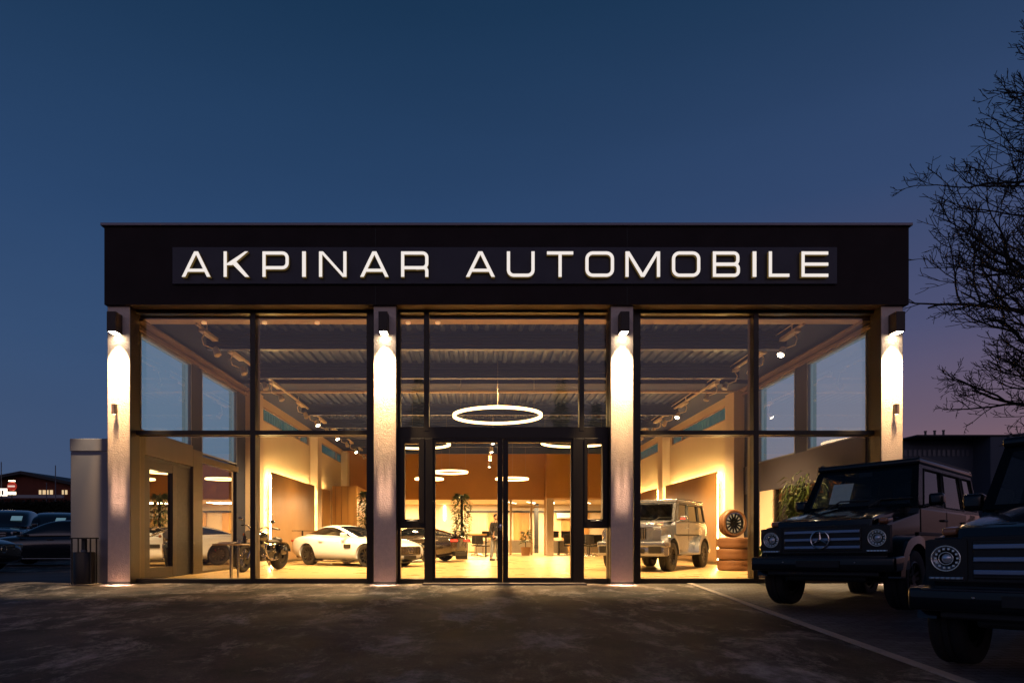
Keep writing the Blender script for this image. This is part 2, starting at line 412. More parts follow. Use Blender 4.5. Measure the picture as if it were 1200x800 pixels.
MB().box(FX(126, 12.72), FX(152, YF)+.03, 12.951, 13.2, -.04, 5.298).build('end_post', frame_m, B)
MB().box(FX(1033, YF)-.02, FX(1058, 12.72), 12.951, 13.2, -.04, 5.298).build('end_post', frame_m, B)
def rect(m, a, b, c, d, y0=12.95, y1=13.12):     # px box -> bar of the facade
    m.box(FX(a, YF), FX(b, YF), y0, y1, FZ(d, YF), FZ(c, YF), .004, seg=1)
def panes(par, L, mat=pane, y=13.04, name='pane'):
    for a, b, c, d in L:
        x0, x1, z0, z1 = FX(a, YF)-.01, FX(b, YF)+.01, FZ(d, YF)-.01, FZ(c, YF)+.01
        MB().poly([(x0, y, z0), (x1, y, z0), (x1, y, z1), (x0, y, z1)]).build(name, mat, par)
def bay(L, mx, R):
    m = MB(); rect(m, L, L+8, 363, 683); rect(m, R-8, R, 363, 683); rect(m, mx-3, mx+3, 363, 683)
    for c, d in ((362.5, 368), (504.5, 509.5), (677.5, 684)): rect(m, L+.5, R-.5, c, d, 12.954, 13.116)
    f = m.build('window_frame', frame_m, B)
    panes(f, [(L+6, mx-3, 368, 504.5), (mx+3, R-6, 368, 504.5), (L+6, mx-3, 509.5, 677.5), (mx+3, R-6, 509.5, 677.5)])
    # inner posts behind the mullions, lit from the room
    q = MB()
    for x in (mx,): q.box(FX(x, YF)-.045, FX(x, YF)+.045, 13.14, 13.26, .02, 5.28, .004)
    q.box(FX(L, YF), FX(R, YF), 13.14, 13.22, FZ(508, YF)-.03, FZ(508, YF)+.03)
    q.build('inner_post', steel_m, B)
bay(152, 297, 438); bay(742, 885, 1032)
# entrance bay
m = MB()
for a, b in ((464, 469.5), (711.5, 716)): rect(m, a, b, 363, 683)
for a, b in ((497, 503), (678.5, 684)): rect(m, a, b, 363, 505)
for c, d in ((362.5, 367), (500.5, 514)): rect(m, 464.5, 715.5, c, d, 12.954, 13.116)
f = m.build('window_frame', frame_m, B)
panes(f, [(469.5, 497, 367, 500.5), (503, 678.5, 367, 500.5), (684, 711.5, 367, 500.5)])
for x0, x1, g0, g1 in ((469.5, 497.5, 474.5, 491), (684, 711.5, 688, 705.5)):
    m = MB(); rect(m, x0, g0, 513.9, 612, 12.93, 13.1); rect(m, g1, x1, 513.9, 612, 12.93, 13.1)
    rect(m, g0, g1, 513.9, 520, 12.934, 13.096); rect(m, x0, x1, 608, 618.5, 12.94, 13.11)
    w = m.build('side_window_frame', frame_m, B)
    m = MB(); rect(m, x0, x1, 677.5, 684, 12.94, 13.11); m.build('sill', frame_m, B)
    panes(w, [(g0, g1, 520, 608), (x0, x1, 618.5, 677.5)])
    h = MB(); xc = FX((x0+x1)/2, YF); z = FZ(610, YF)
    h.tube([(xc-.1, 12.93, z), (xc-.1, 12.88, z), (xc+.1, 12.88, z), (xc+.1, 12.93, z)], .009, 8); h.build('handle', chrome_d, w, 60)
for a, b in ((497.5, 507.5), (671, 684)):
    m = MB(); rect(m, a, b, 513.9, 684, 12.945, 13.13); m.build('door_post', frame_m, B)
for s, (a, b) in enumerate(((507.7, 589), (589.4, 670.8))):
    m = MB(); g0, g1 = (a+2.5, b-6) if s == 0 else (a+6, b-2)
    rect(m, a, g0, 514.2, 683, 12.96, 13.08); rect(m, g1, b, 514.2, 683, 12.96, 13.08)
    rect(m, g0, g1, 514.2, 518.5, 12.963, 13.077); rect(m, g0, g1, 676.5, 683, 12.963, 13.077)
    d = m.build('entrance_door', frame_m, B); panes(d, [(g0, g1, 518.5, 676.5)])
    if s == 0:
        x = FX(586.5, YF); h = MB(); h.box(x-.02, x+.02, 12.94, 12.962, FZ(621, YF), FZ(614, YF), .004)
        h.tube([(x, 12.95, FZ(617, YF)), (x, 12.89, FZ(617, YF)), (x-.09, 12.885, FZ(617, YF))], .009, 8); h.build('handle', chrome, d, 60)
MB().box(FX(497, YF), FX(684, YF), 12.60, 12.96, -.03, .006, .003).build('threshold', M('threshold_metal', (.20, .17, .17), .45, .5, var=(5, .3)), B)
MB().box(-7.0, 7.9, 12.97, 13.15, -.05, .0).build('plinth', black_m, B)
# header strip just inside the glass, with small downlights
m = MB().box(-6.8, 7.8, 13.2, 13.5, 5.20, 5.335); m.build('header_beam', M('header_paint', (.45, .33, .22), .6), B)
for px in (238, 309, 371, 478, 513):
    x = FX(px, 13.3); d = MB().cyl((x, 13.35, 5.16), (x, 13.35, 5.20), .05, n=16).build('downlight', led, B)

# floor, side walls
struct(MB().box(XL-.2, XR+.2, 13.12, 41, -.06, .0).build('floor', tiles))
def wall_box(m, s, y0, y1, z0, z1, t=.22, off=0):
    X = XL if s < 0 else XR
    m.box(X + s*off, X + s*(t+off), y0, y1, z0, z1)
def opening_frame(m, s, y0, y1, z0, z1, w=.05, X=None, d=.12):
    X = (XL if s < 0 else XR); a, b = sorted((X - s*.012, X + s*d))
    m.box(a, b, y0, y0+w, z0, z1); m.box(a, b, y1-w, y1, z0, z1)
    m.box(a+.002, b-.002, y0, y1, z0, z0+w); m.box(a+.002, b-.002, y0, y1, z1-w, z1)
side_dark = M('side_wall_grey', (.024, .029, .050), .7, var=(1, .15), spec=.08)
for s in (-1, 1):
    X = XL if s < 0 else XR
    W = [(13.5, 15.9), (16.5, 18.9)] if s < 0 else [(13.43, 15.86), (16.46, 18.6)]
    m = MB(); wall_box(m, s, 13.14, W[0][0], 0, ZC); wall_box(m, s, W[0][0], 19.6, 5.03, ZC); wall_box(m, s, W[0][1], W[1][0], 2.95, 5.03); wall_box(m, s, W[1][1], 19.6, 0 if s < 0 else 2.95, 5.03)
    m.build('side_wall', side_dark, B)
    m = MB(); m.box(*sorted((X-s*.02, X-s*.10)), 13.2, 19.5, 5.035, 5.10); m.box(*sorted((X-s*.02, X-s*.22)), 13.2, 19.5, 5.16, 5.2)
    m.build('wall_trim', M('trim_tan', (.13, .09, .065), .6, spec=.15), B)
    for y0, y1 in W:
        m = MB(); opening_frame(m, s, y0, y1, 2.95, 5.03, .035); f = m.build('side_window_frame', M('side_frame_grey', (.16, .17, .19), .5), B)
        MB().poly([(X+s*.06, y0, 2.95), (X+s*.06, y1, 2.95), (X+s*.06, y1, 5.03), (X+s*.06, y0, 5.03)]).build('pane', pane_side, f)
    # solid rear part with a band of high windows between the pilasters
    m = MB(); wall_box(m, s, 19.6, YB+7, 0, 4.6); wall_box(m, s, 19.6, YB+7, 5.05, ZC)
    for y0, y1 in ((19.6, 21.0), (26.9, 28.2), (33.4, 41)): wall_box(m, s, y0, y1, 4.6, 5.05)
    m.build('side_wall', wall_m, B)
    for y0, y1 in ((21.0, 26.9), (28.2, 33.4)):
        m = MB(); opening_frame(m, s, y0, y1, 4.6, 5.05, .03); m.box(*sorted((X-s*.012, X+s*.1)), y0+(y1-y0)*.78-.02, y0+(y1-y0)*.78+.02, 4.6, 5.05)
        f = m.build('high_window_frame', M('high_window_trim', (.34, .22, .13), .5), B)
        q = MB(); n = int((y1-y0)/.26)
        for i in range(n):
            a, b = y0+(y1-y0)*i/n, y0+(y1-y0)*(i+1)/n
            q.box(*sorted((X+s*.05, X+s*.08)), a+.012, b-.012, 4.63, 5.02, .01)
        q.build('channel_glass', M('channel_glass', (.03, .12, .14), .25, emis=(.10, .30, .36), es=.13, var=(2, .2)), f)  # teal emission stands in for dusk light coming through
    for y0, y1 in ((19.6, 20.3), (27.2, 27.9), (33.3, 33.9)):
        MB().box(*sorted((X, X-s*.31)), y0, y1, 0, 5.2, .008).build('pilaster', pil_m, B)
    for y0, y1 in ([(21.4, 27.0), (28.35, 29.75)] if s < 0 else [(21.26, 27.0), (28.35, 33.2)]):
        bd = MB().box(*sorted((X-s*.20, X-s*.235)), y0, y1, .12, 2.98).build('wall_board', M('board_tan', (.30, .16, .045), .32, var=(.9, .25), roughvar=(1.5, .08)), B)
        xa, xb = sorted((X-s*.15, X-s*.18)); q = MB()
        q.box(xa, xb, y0+.05, y1-.05, 2.88, 2.90); q.box(xa, xb, y0+.05, y0+.07, .14, 2.88); q.box(xa, xb, y1-.07, y1-.05, .14, 2.88)
        q.build('light_strip', led_h, bd)
# left lower side: steel portal with a glass door, then reflective glazing
P = MB(); X = XL
P.box(X-.2, X+.03, 13.14, 13.62, 0, 3.08, .01); P.box(X-.2, X+.027, 13.62, 15.95, 2.58, 3.08, .01); P.box(X-.2, X+.03, 15.95, 16.5, 0, 3.0, .01)
P.build('portal', steel_m, B)
MB().box(X-.1, X+.02, 16.5, 19.0, 2.74, 2.9, .01).build('portal', steel_m, B)
d = MB(); d.box(X-.12, X+.0, 13.66, 13.9, .02, 2.5, .01); d.box(X-.12, X+.0, 14.95, 15.12, .02, 2.5, .01); d.box(X-.118, X-.002, 13.9, 14.95, 2.32, 2.5, .01); d.box(X-.118, X-.002, 13.9, 14.95, .02, .24, .01)
d = d.build('side_door', frame_m, B)
MB().poly([(X-.06, 13.9, .24), (X-.06, 14.95, .24), (X-.06, 14.95, 2.32), (X-.06, 13.9, 2.32)]).build('pane', glass('door_pane', (.3, .2, .1), .62, .35, 2), d)
MB().tube([(X, 13.84, 1.05), (X+.06, 13.84, 1.05), (X+.06, 14.0, 1.05)], .012, 8).build('handle', chrome, d, 60)
MB().box(X-.16, X-.04, 15.12, 15.95, 0, 2.58).build('door_panel', black_m, B)
MB().box(X-.14, X-.03, 13.62, 15.95, 2.5, 2.58).build('door_panel', black_m, B)
MB().poly([(X-.05, 16.5, .05), (X-.05, 18.9, .05), (X-.05, 18.9, 2.74), (X-.05, 16.5, 2.74)]).build('pane', glass('mirror_like_pane', (.55, .55, .55), .42, .5, 1.5), B)
MB().box(X-.1, X+.01, 16.5, 18.9, 0, .05).build('sill', steel_m, B)
# right lower side: grey upper band, posts and dark glazing under it
X = XR
MB().box(X-.03, X+.2, 13.43, 19.6, 2.15, 2.95, .01).build('wall_band', M('band_grey', (.05, .05, .075), .6, spec=.15, var=(.7, .2)), B)
MB().box(X-.06, X+.2, 17.6, 18.4, 0, 2.149, .01).build('wall_post', pil_m, B)
MB().box(X-.02, X+.2, 18.4, 19.6, 0, 2.148).build('wall_post', side_dark, B)
for y in (13.43, 15.0, 16.2, 17.5): f = MB().box(X-.03, X+.08, y, y+.08, .0, 2.149).build('window_post', frame_m, B)
MB().poly([(X+.02, 13.5, .02), (X+.02, 17.6, .02), (X+.02, 17.6, 2.15), (X+.02, 13.5, 2.15)]).build('pane', glass('dark_side_pane', (.4, .38, .36), .25, .6, 2), f)

# ceiling: trapezoidal deck, ribbed beam faces, the smooth main beam
m = MB(); pitch = .24; n = int((6.65+5.85)/pitch); prof = []
for i in range(n):
    x = -5.85 + i*pitch; prof += [(x, ZC), (x+.09, ZC), (x+.115, ZC+.055), (x+.215, ZC+.055)]
prof.append((-5.85+n*pitch, ZC))
for a, b in zip(prof, prof[1:]): m.poly([(a[0], 13.2, a[1]), (b[0], 13.2, b[1]), (b[0], YB, b[1]), (a[0], YB, a[1])])
m.build('ceiling_deck', deck_m, B)
MB().box(-7.05, 8.05, 13.2, YB+.1, ZC+.062, 5.515).build('ceiling_slab', ceil_dark, B)
for x0, x1 in ((XL, -5.84), (6.66, XR)): MB().box(x0, x1, 13.5, YB, ZC-.02, ZC+.06).build('ceiling_strip', ceil_dark, B)
for x in (-5.84, 6.66): MB().box(x-.04, x+.04, 13.5, YB, ZC-.09, ZC-.022).build('ceiling_rail', ceil_dark, B)
edge_m = M('beam_edge', (.42, .31, .21), .5)
for y, zb in ((14.4, 4.95), (17.0, 4.95), (22.2, 4.97), (24.8, 4.97), (27.4, 4.97), (30.0, 4.97), (32.4, 4.97)):
    m = MB(); k = int((ZC-zb)/.062); pr = []
    for i in range(k):
        z = zb + i*.062; pr += [(y, z), (y-.001, z+.026), (y+.028, z+.034), (y+.028, z+.056)]
    pr += [(y, ZC+.05), (y+.14, ZC+.05), (y+.14, zb)]
    m.prism(pr, 'x', -5.88, 6.69); m.build('ceiling_beam', deck_m, B)
m = MB().box(XL, XR, 18.75, 19.6, 5.21, ZC-.025); m.build('ceiling_beam', ceil_dark, B)
MB().box(XL+.32, XR-.32, 19.602, 19.75, 5.16, 5.205).build('beam_flange', edge_m, B)

# rear gallery and office
MB().box(XL, FX(641, 33), YB, YB+.2, 2.83, ZC+.1).build('gallery_wall', brown_m, B)
MB().box(FX(641, 33), XR, 33.2, YB+.2, 2.86, ZC+.1).build('gallery_wall', brown_m, B)
off_c = M('office_ceiling', (.70, .58, .42), .8)
MB().box(XL, XR, YB+.2, 41, 2.83, 2.93).build('office_ceiling', off_c, B)
m = MB(); m.box(XL, XR, 39, 39.2, 0, 2.83); m.build('back_wall', M('office_wall', (.70, .56, .38), .7, var=(.6, .1)), B)
x = FX(644.5, 33.3); MB().box(x-.17, x+.17, 33.2, 33.6, 0, 2.858, .01).build('office_column', pil_m, B)
post_m = M('light_oak', (.62, .43, .22), .5, var=(5, .2), stretch=(1, 1, .1))
m = MB()
for px in (598.5, 622.5, 638.5):
    x = FX(px, YB+.1); m.box(x-.045, x+.045, YB+.02, YB+.12, 0, 2.829)
m.box(FX(598.5, YB), FX(638.5, YB), YB+.03, YB+.11, 2.42, 2.5)
f = m.build('partition_frame', post_m, B)
MB().poly([(FX(600, YB), YB+.07, 0), (FX(638, YB), YB+.07, 0), (FX(638, YB), YB+.07, 2.42), (FX(600, YB), YB+.07, 2.42)]).build('pane', pane_int, f)
for a, b, mt in ((549, 571, woodl_m), (572, 583, wood_m), (602, 620, wood_m), (649, 657, woodl_m), (658, 690, wood_m)):
    MB().box(FX(a, 38.9), FX(b, 38.9), 38.9, 38.97, .1, 2.35).build('wood_panel', mt, B)
MB().box(FX(547, 38.8), FX(720, 38.8), 38.78, 38.98, 2.36, 2.46).build('shadow_gap', black_m, B)
MB().box(FX(626, 38), FX(631, 38), 37.9, 38.0, 0, 2.82).build('dark_post', black_m, B)
# timber box room at the rear left
w = thing('timber_cabin', 'wood clad box room at the rear left behind the white coupe', 'cabin', (0, 0, 0))
MB().box(XL+.32, FX(418, 29.8), 29.85, 33.2, 0, 3.2, .01).build('wall', wood_m, w)
m = MB()
for i in range(4): xx = XL+.32+i*.28; m.box(xx+.14, xx+.147, 29.84, 29.86, .05, 3.18)
m.build('panel_joint', black_m, w)
# vestibule block outside left
a = thing('side_annex', 'plain pale flat sided annex block left of the leftmost column', 'annex', (0, 0, 0))
MB().box(FX(84.5, 13), FX(125, 12.75)-.003, 12.95, 16.4, -.05, 2.55, .01).build('wall', annex_m, a)
MB().box(FX(84.5, 13)-.008, FX(125, 12.75)-.003, 12.935, 16.42, 2.555, 2.80, .01).build('roof', annex_m, a)

# ------------------------------------------------------------------ sign
S = thing('shop_sign', 'long dark sign board with backlit white letters AKPINAR AUTOMOBILE', 'sign', (0, 12.60, 0))
YS = 12.60
MB().box(FX(202, YS), FX(981, YS), 0, .048, FZ(332.5, YS), FZ(289.5, YS), .004).build('sign_board', board_m, S)
let_m = [emission('letter_face', (1, .92, .83), .82), M('letter_side', (.16, .11, .06), .5, .2, emis=(.8, .5, .15), es=.10)]
def ribbon(m, pts, w, closed, y0, y1):
    n = len(pts); Lp, Rp = [], []
    for i in range(n):
        p = Vector(pts[i]); a = Vector(pts[i-1]) if (closed or i > 0) else None; b = Vector(pts[(i+1) % n]) if (closed or i < n-1) else None
        d1 = (p-a).normalized() if a is not None else None; d2 = (b-p).normalized() if b is not None else None
        if d1 is None: d1 = d2
        if d2 is None: d2 = d1
        n1 = Vector((-d1.y, d1.x)); n2 = Vector((-d2.y, d2.x)); k = (n1+n2); k = k/max(.2, k.dot(n1)) if k.length > 1e-6 else n1
        Lp.append(p + k*w/2); Rp.append(p - k*w/2)
    V = [[m.bm.verts.new((q.x, y, q.y)) for q in S_] for S_, y in ((Lp, y0), (Rp, y0), (Rp, y1), (Lp, y1))]
    rng = range(n if closed else n-1)
    for i in rng:
        j = (i+1) % n
        for k in range(4):
            f = m.bm.faces.new((V[k][i], V[k][j], V[(k+1) % 4][j], V[(k+1) % 4][i])); f.material_index = 0 if k == 0 else 1
    if not closed:
        for i in (0, n-1): f = m.bm.faces.new([V[k][i] for k in range(4)]); f.material_index = 1
def gpoly(m, pts, y0, y1):
    A = [m.bm.verts.new((p[0], y0, p[1])) for p in pts]; Bv = [m.bm.verts.new((p[0], y1, p[1])) for p in pts]
    f = m.bm.faces.new(A); f.material_index = 0; g = m.bm.faces.new(Bv[::-1]); g.material_index = 1
    for i in range(len(pts)):
        q = m.bm.faces.new((A[i], A[(i+1) % len(pts)], Bv[(i+1) % len(pts)], Bv[i])); q.material_index = 1
def arc(cx, cy, r, a0, a1, n=5): return [(cx+r*math.cos(math.radians(a0+(a1-a0)*i/n)), cy+r*math.sin(math.radians(a0+(a1-a0)*i/n))) for i in range(n+1)]
def letter(ch, px0, px1):
    yf, yb = -.085, -.012
    x0, x1 = FX(px0, YS+yf), FX(px1, YS+yf); z0, z1 = FZ(324.3, YS+yf), FZ(294.5, YS+yf); W, Hh = x1-x0, z1-z0; s = .060; h = s/2
    m = MB(); e = [0]
    def bx(a, b, c, d): e[0] += .0012; gpoly(m, [(a, c), (b, c), (b, d), (a, d)], yf+e[0], yb)
    def pl(p): e[0] += .0012; gpoly(m, p, yf+e[0], yb)
    def rb(p, c=False): e[0] += .0012; ribbon(m, p, s, c, yf+e[0], yb)
    if ch == 'A':
        a, sx = s*.62, s*1.12; iy = (W/2-sx)*Hh/(W/2-a)
        pl([(0, 0), (sx, 0), (W/2, iy), (W-sx, 0), (W, 0), (W/2+a, Hh), (W/2-a, Hh)]); k = .25*Hh
        bx(sx*.9+k*(W/2-a)/Hh-.01, W-sx*.9-k*(W/2-a)/Hh+.01, .20*Hh, .20*Hh+s*.95)
    elif ch == 'K':
        bx(0, s, 0, Hh); pl([(W-s*1.35, Hh), (W-.02, Hh), (s+.10, Hh*.46), (s-.005, Hh*.46), (s-.005, Hh*.52)]); pl([(W-s*1.3, 0), (W, 0), (s+.17, Hh*.62), (s+.09, Hh*.53)])
    elif ch == 'P':
        bx(0, s, 0, Hh); r = .09; rb([(s-.005, Hh-h)] + arc(W-h-r, Hh-h-r, r, 90, 0) + arc(W-h-r, Hh*.36+r, r, 0, -90) + [(s-.005, Hh*.36)])
    elif ch == 'R':
        bx(0, s, 0, Hh); r = .08; rb([(s-.005, Hh-h)] + arc(W-h-r, Hh-h-r, r, 90, 0) + arc(W-h-r, Hh*.36+r, r, 0, -90) + [(s-.005, Hh*.36)])
        rb([(W*.55, Hh*.36-.004)] + arc(W-h-.06, Hh*.36-.06, .06, 90, 0) + [(W-h, 0)])
    elif ch == 'I': bx(0, W, 0, Hh)
    elif ch == 'N': bx(0, s, 0, Hh); bx(W-s, W, 0, Hh); pl([(0.01, Hh), (s*1.25, Hh), (W-.01, 0), (W-s*1.25, 0)])
    elif ch == 'M':
        bx(0, s, 0, Hh); bx(W-s, W, 0, Hh); c = W/2
        pl([(.01, Hh), (s*1.25, Hh), (c, s*1.2), (W-s*1.25, Hh), (W-.01, Hh), (c+s*.55, 0), (c-s*.55, 0)])
    elif ch == 'U': r = .10; rb([(h, Hh)] + arc(h+r, h+r, r, 180, 270) + arc(W-h-r, h+r, r, 270, 360) + [(W-h, Hh)])
    elif ch == 'T': bx(0, W, Hh-s, Hh); bx(W/2-h, W/2+h, 0, Hh-.002)
    elif ch == 'O': r = .11; rb(arc(h+r, h+r, r, 180, 270)+arc(W-h-r, h+r, r, 270, 360)+arc(W-h-r, Hh-h-r, r, 0, 90)+arc(h+r, Hh-h-r, r, 90, 180), True)
    elif ch == 'B':
        bx(0, s, 0, Hh); r = .075; md = Hh*.5
        rb([(s-.005, Hh-h)] + arc(W-h-r-.01, Hh-h-r, r, 90, 0) + arc(W-h-r-.01, md+r, r, 0, -90) + [(s-.005, md)])
        rb([(s-.005, md-.004)] + arc(W-h-r, md-.004-r, r, 90, 0) + arc(W-h-r, h+r, r, 0, -90) + [(s-.005, h)])
    elif ch == 'L': bx(0, s, 0, Hh); bx(0, W, 0, s)
    elif ch == 'E':
        bx(0, s, 0, Hh)
        for z in (0, Hh/2-h, Hh-s): bx(0, W, z, z+s)
    bmesh.ops.recalc_face_normals(m.bm, faces=m.bm.faces[:])
    for v in m.bm.verts: v.co.x += x0; v.co.z += z0
    m.build('letter', let_m, S)
for ch, a, b in (('A', 212.9, 246.6), ('K', 262, 292), ('P', 307.5, 338.3), ('I', 354, 358.4), ('N', 373.8, 406), ('A', 422, 455.4), ('R', 470, 502), ('A', 546, 580),
                 ('U', 594, 626.5), ('T', 641, 671.8), ('O', 686, 719.6), ('M', 733, 773.6), ('O', 787.5, 820.7), ('B', 835.4, 867.2), ('I', 882, 886.5), ('L', 901, 925.2), ('E', 939.3, 970.8)):
    letter(ch, a, b)

# ------------------------------------------------------------------ wall lamps on the columns
lamp_box = M('lamp_housing', (.045, .03, .024), .5, .2)
cols = [(126, 152), (438, 464), (716, 742), (1033, 1058)]
names = ['leftmost column, beside the annex', 'column left of the entrance', 'column right of the entrance', 'rightmost column, by the parked black off-roader']
for i, (c, lx) in enumerate(zip(cols, (131, 450, 731, 1050))):
    x = FX(sum(c)/2, 12.72)
    t = thing('wall_lamp', 'large bronze box downlight at the top of the ' + names[i], 'wall lamp', (x, 12.72, 4.74), 0, 'large box lamps on the facade columns')
    m = MB(); m.box(-.085, .085, -.26, -.02, .0, .37, .006); m.box(-.05, .05, -.03, -.001, .12, .26); m.build('housing', lamp_box, t)
    MB().box(-.065, .065, -.24, -.04, -.006, -.001).build('lens', lamp_e, t)
    light('SPOT', 'lamp_beam', (0, -.15, -.03), 800, (1, .74, .42), t, (math.radians(4), 0, 0), .04, 60, .5)
    light('SPOT', 'lamp_wash', (0, -.15, -.03), 1200, (1, .58, .24), t, (math.radians(9), 0, 0), .03, 34, .8)
    for dx in (-.07, .07): light('SPOT', 'added_low_wash', (dx, -.23, -.03), 30000, (1, .62, .42), t, (math.radians(2.0), 0, 0), .04, 6.0, 1.0)  # extra narrow beams added to brighten the lower columns
for i, px in ((0, 136.7), (3, 1047.2)):
    t = thing('spot_lamp', 'small bronze spot lamp halfway up the %s column' % ('leftmost' if i == 0 else 'rightmost'), 'wall lamp', (FX(px, 12.72), 12.72, FZ(486, 12.72)))
    m = MB(); m.box(-.04, .04, -.12, -.04, .0, .19, .005); m.box(-.02, .02, -.05, -.001, .07, .12); m.build('housing', lamp_box, t)
    MB().cyl((0, -.08, -.004), (0, -.08, -.001), .028).build('lens', emission('small_lens', (1, .7, .4), 6), t)

# ------------------------------------------------------------------ ring lamps
def ring_lamp(label, px, py, Y, R, ceil=ZC):
    t = thing('ring_lamp', label, 'ceiling lamp', (FX(px, Y), Y, FZ(py, Y)), 0, 'glowing ring lamps in the showroom')
    MB().lathe([(R-.030, -.034), (R+.030, -.034), (R+.030, .034), (R-.030, .034)], n=96, closed=True).build('lamp_ring', ring_e, t, 40)
    m = MB()
    for k in range(3):
        an = k*2*PI/3+.5; m.cyl((R*math.cos(an), R*math.sin(an), .03), (R*math.cos(an), R*math.sin(an), ceil - t.location.z), .0035, n=6, caps=False)
    m.build('suspension_wire', M('wire', (.3, .25, .2), .4), t)
ring_lamp('largest glowing ring lamp, hanging above the entrance doors', 583, 487, 18, 1.18)
ring_lamp('ring lamp high behind the left door leaf, near the left sidelight', 488, 520, 22, 1.1)
ring_lamp('ring lamp high behind the right door leaf, near the right sidelight', 674, 518, 22, 1.1)
ring_lamp('ring lamp seen in the left door leaf above the tall column plant', 528, 553, 27, .68)
ring_lamp('smallest ring lamp, partly hidden by the left door post', 503, 561, 30, .62)
ring_lamp('ring lamp seen in the right door leaf beside the middle stile', 600, 561, 30, .72)

# ------------------------------------------------------------------ track rails with spotlights
track_m = M('track_white', (.80, .66, .48), .4)
def spot(base, side, label, lit, cat='spotlight', group='spotlights on the ceiling tracks', yaw=0):
    t = thing('track_spotlight', label, cat, base, 0, group)
    s = side
    MB().box(-.065, .065, -.36, .36, -.05, .02, .005).build('driver_box', track_m, t)
    MB().tube([(0, -.2, -.03), (-s*.05, -.24, -.16), (-s*.04, -.16, -.27), (s*.06, .0, -.29), (s*.12, .1, -.27)], .014, 6).build('cable', track_m, t, 60)
    MB().cyl((s*.1, .1, -.27), (s*.17, .05, -.42), .06, .075, n=14).build('lamp_head', track_m, t, 40)
    MB().cyl((s*.17, .05, -.42), (s*.176, .046, -.432), .062, n=14).build('lens', lamp_e if lit else M('dark_lens', (.3, .25, .2), .2), t)
    return t
for s, X, nm in ((-1, -5.66, 'left'), (1, 6.56, 'right')):
    tr = MB(); tr.box(X-.025, X+.025, 13.4, 33, 5.155, 5.20); tr.cyl((X-.1, 13.4, 5.25), (X-.1, 33, 5.25), .012, n=6)
    for y in (13.9, 17.5, 21, 25, 29, 32.5): tr.box(X-.012, X+.012, y-.012, y+.012, 5.2, ZC-.02)
    tag(tr.build('track_rail', track_m), 'straight ceiling light track running into the %s side of the room' % nm, 'light track')
    ys = [14.0, 15.6, 17.2, 18.6, 21.3, 22.8, 24.3, 26.0, 28.0, 30.0, 32.2]
    for i, y in enumerate(ys):
        lit = (s > 0 and i == 0) or i >= 4 and i % 2 == (1 if s < 0 else 0)  # front right head is lit only to go with the added plant beam
        which = ['nearest the front glass', 'second from the front glass', 'third from the front glass', 'fourth from the front glass', 'fifth from the front glass', 'sixth from the front glass', 'seventh from the front glass', 'eighth from the front glass', 'third from its far end', 'second from its far end', 'at its far end'][i]
        t = spot((X, y, 5.15), -s, '%s spotlight on the %s ceiling track, %s' % ('lit' if lit else 'unlit', nm, which), lit)
for i, y in enumerate((24.3, 26.6, 29.4, 32.2)):
    t = thing('track_spotlight', 'lit spotlight in the middle row seen through the left door leaf, %s' % ['highest', 'second highest', 'second lowest', 'lowest'][i], 'spotlight', (.55, y, 4.3), 0, 'spotlights in the middle row')
    MB().cyl((0, 0, 0), (0, 0, .2), .06, n=14).build('lamp_head', track_m, t, 40); MB().cyl((0, 0, -.01), (0, 0, 0), .052, n=14).build('lens', lamp_e, t)
    MB().cyl((0, 0, .2), (0, 0, ZC-4.3), .008, n=6).build('suspension_rod', track_m, t)
# wide beams for the light they throw, then beams added on plant, cars, bike
for x, y, e in ((-4.6, 19.0, 420), (-4.2, 23.5, 380), (-3.5, 29, 380), (5.4, 16.6, 420), (5.6, 21, 420), (5.0, 28, 380), (.5, 16.5, 300), (.5, 23, 420), (.5, 29.5, 420), (-2.5, 15.2, 200)):
    light('SPOT', 'showroom_beam', (x, y, 4.8), e*10, (1, .60, .235), None, (0, 0, 0), .25, 115, .8)
for p, q, e, an in (((6.4, 14.05, 4.7), (7.27, 14.7, 1.4), 1500, 26), ((-2.2, 14.6, 4.8), (-3.7, 21, .6), 3600, 34), ((3.2, 14.4, 4.8), (5.1, 18.4, .9), 1100, 44), ((-5.5, 14.4, 4.8), (-5.8, 17.7, .5), 260, 36)):  # added to brighten the plant, coupe, silver off-roader and motorcycle
    light('SPOT', 'showroom_beam', p, e, (1, .62, .27), None, (Vector(q)-Vector(p)).to_track_quat('-Z', 'Y').to_euler(), .06, an, .7)
for x, y in ((-4, 36.5), (0, 36.5), (4, 36.5)):
    light('AREA', 'office_light', (x, y, 2.78), 760, (1, .70, .36), None, (0, 0, 0), 1.6)
for px0, py0, px1, py1, nm in ((600, 594, 611, 588, 'left of the oak posts'), (622, 593, 632, 589, 'between the oak posts'), (645, 594, 663, 587, 'right of the white column'), (689, 593, 711, 587, 'far right of the office')):
    t = thing('linear_lamp', 'slim linear lamp under the office ceiling, ' + nm, 'ceiling lamp', (FX(px0, 35), 35, 2.72), 0, 'linear lamps in the office')
    dx = (px1-px0)*35/F
    MB().box(-.03, .03, -.9, .9, 0, .05, mtx=Matrix.Rotation(math.radians(-18), 4, 'Z')).build('housing', white_m, t); MB().box(-.022, .022, -.88, .88, -.006, -.001, mtx=Matrix.Rotation(math.radians(-18), 4, 'Z')).build('lens', led_w, t)
t = thing('tube_lamp', 'vertical glowing tube on the cream wall left of the tall column plant', 'wall lamp', (FX(521, 38.9), 38.93, 0)); MB().box(-.06, .06, -.04, 0, 1.9, 2.75, .01).build('lens', led_w, t)
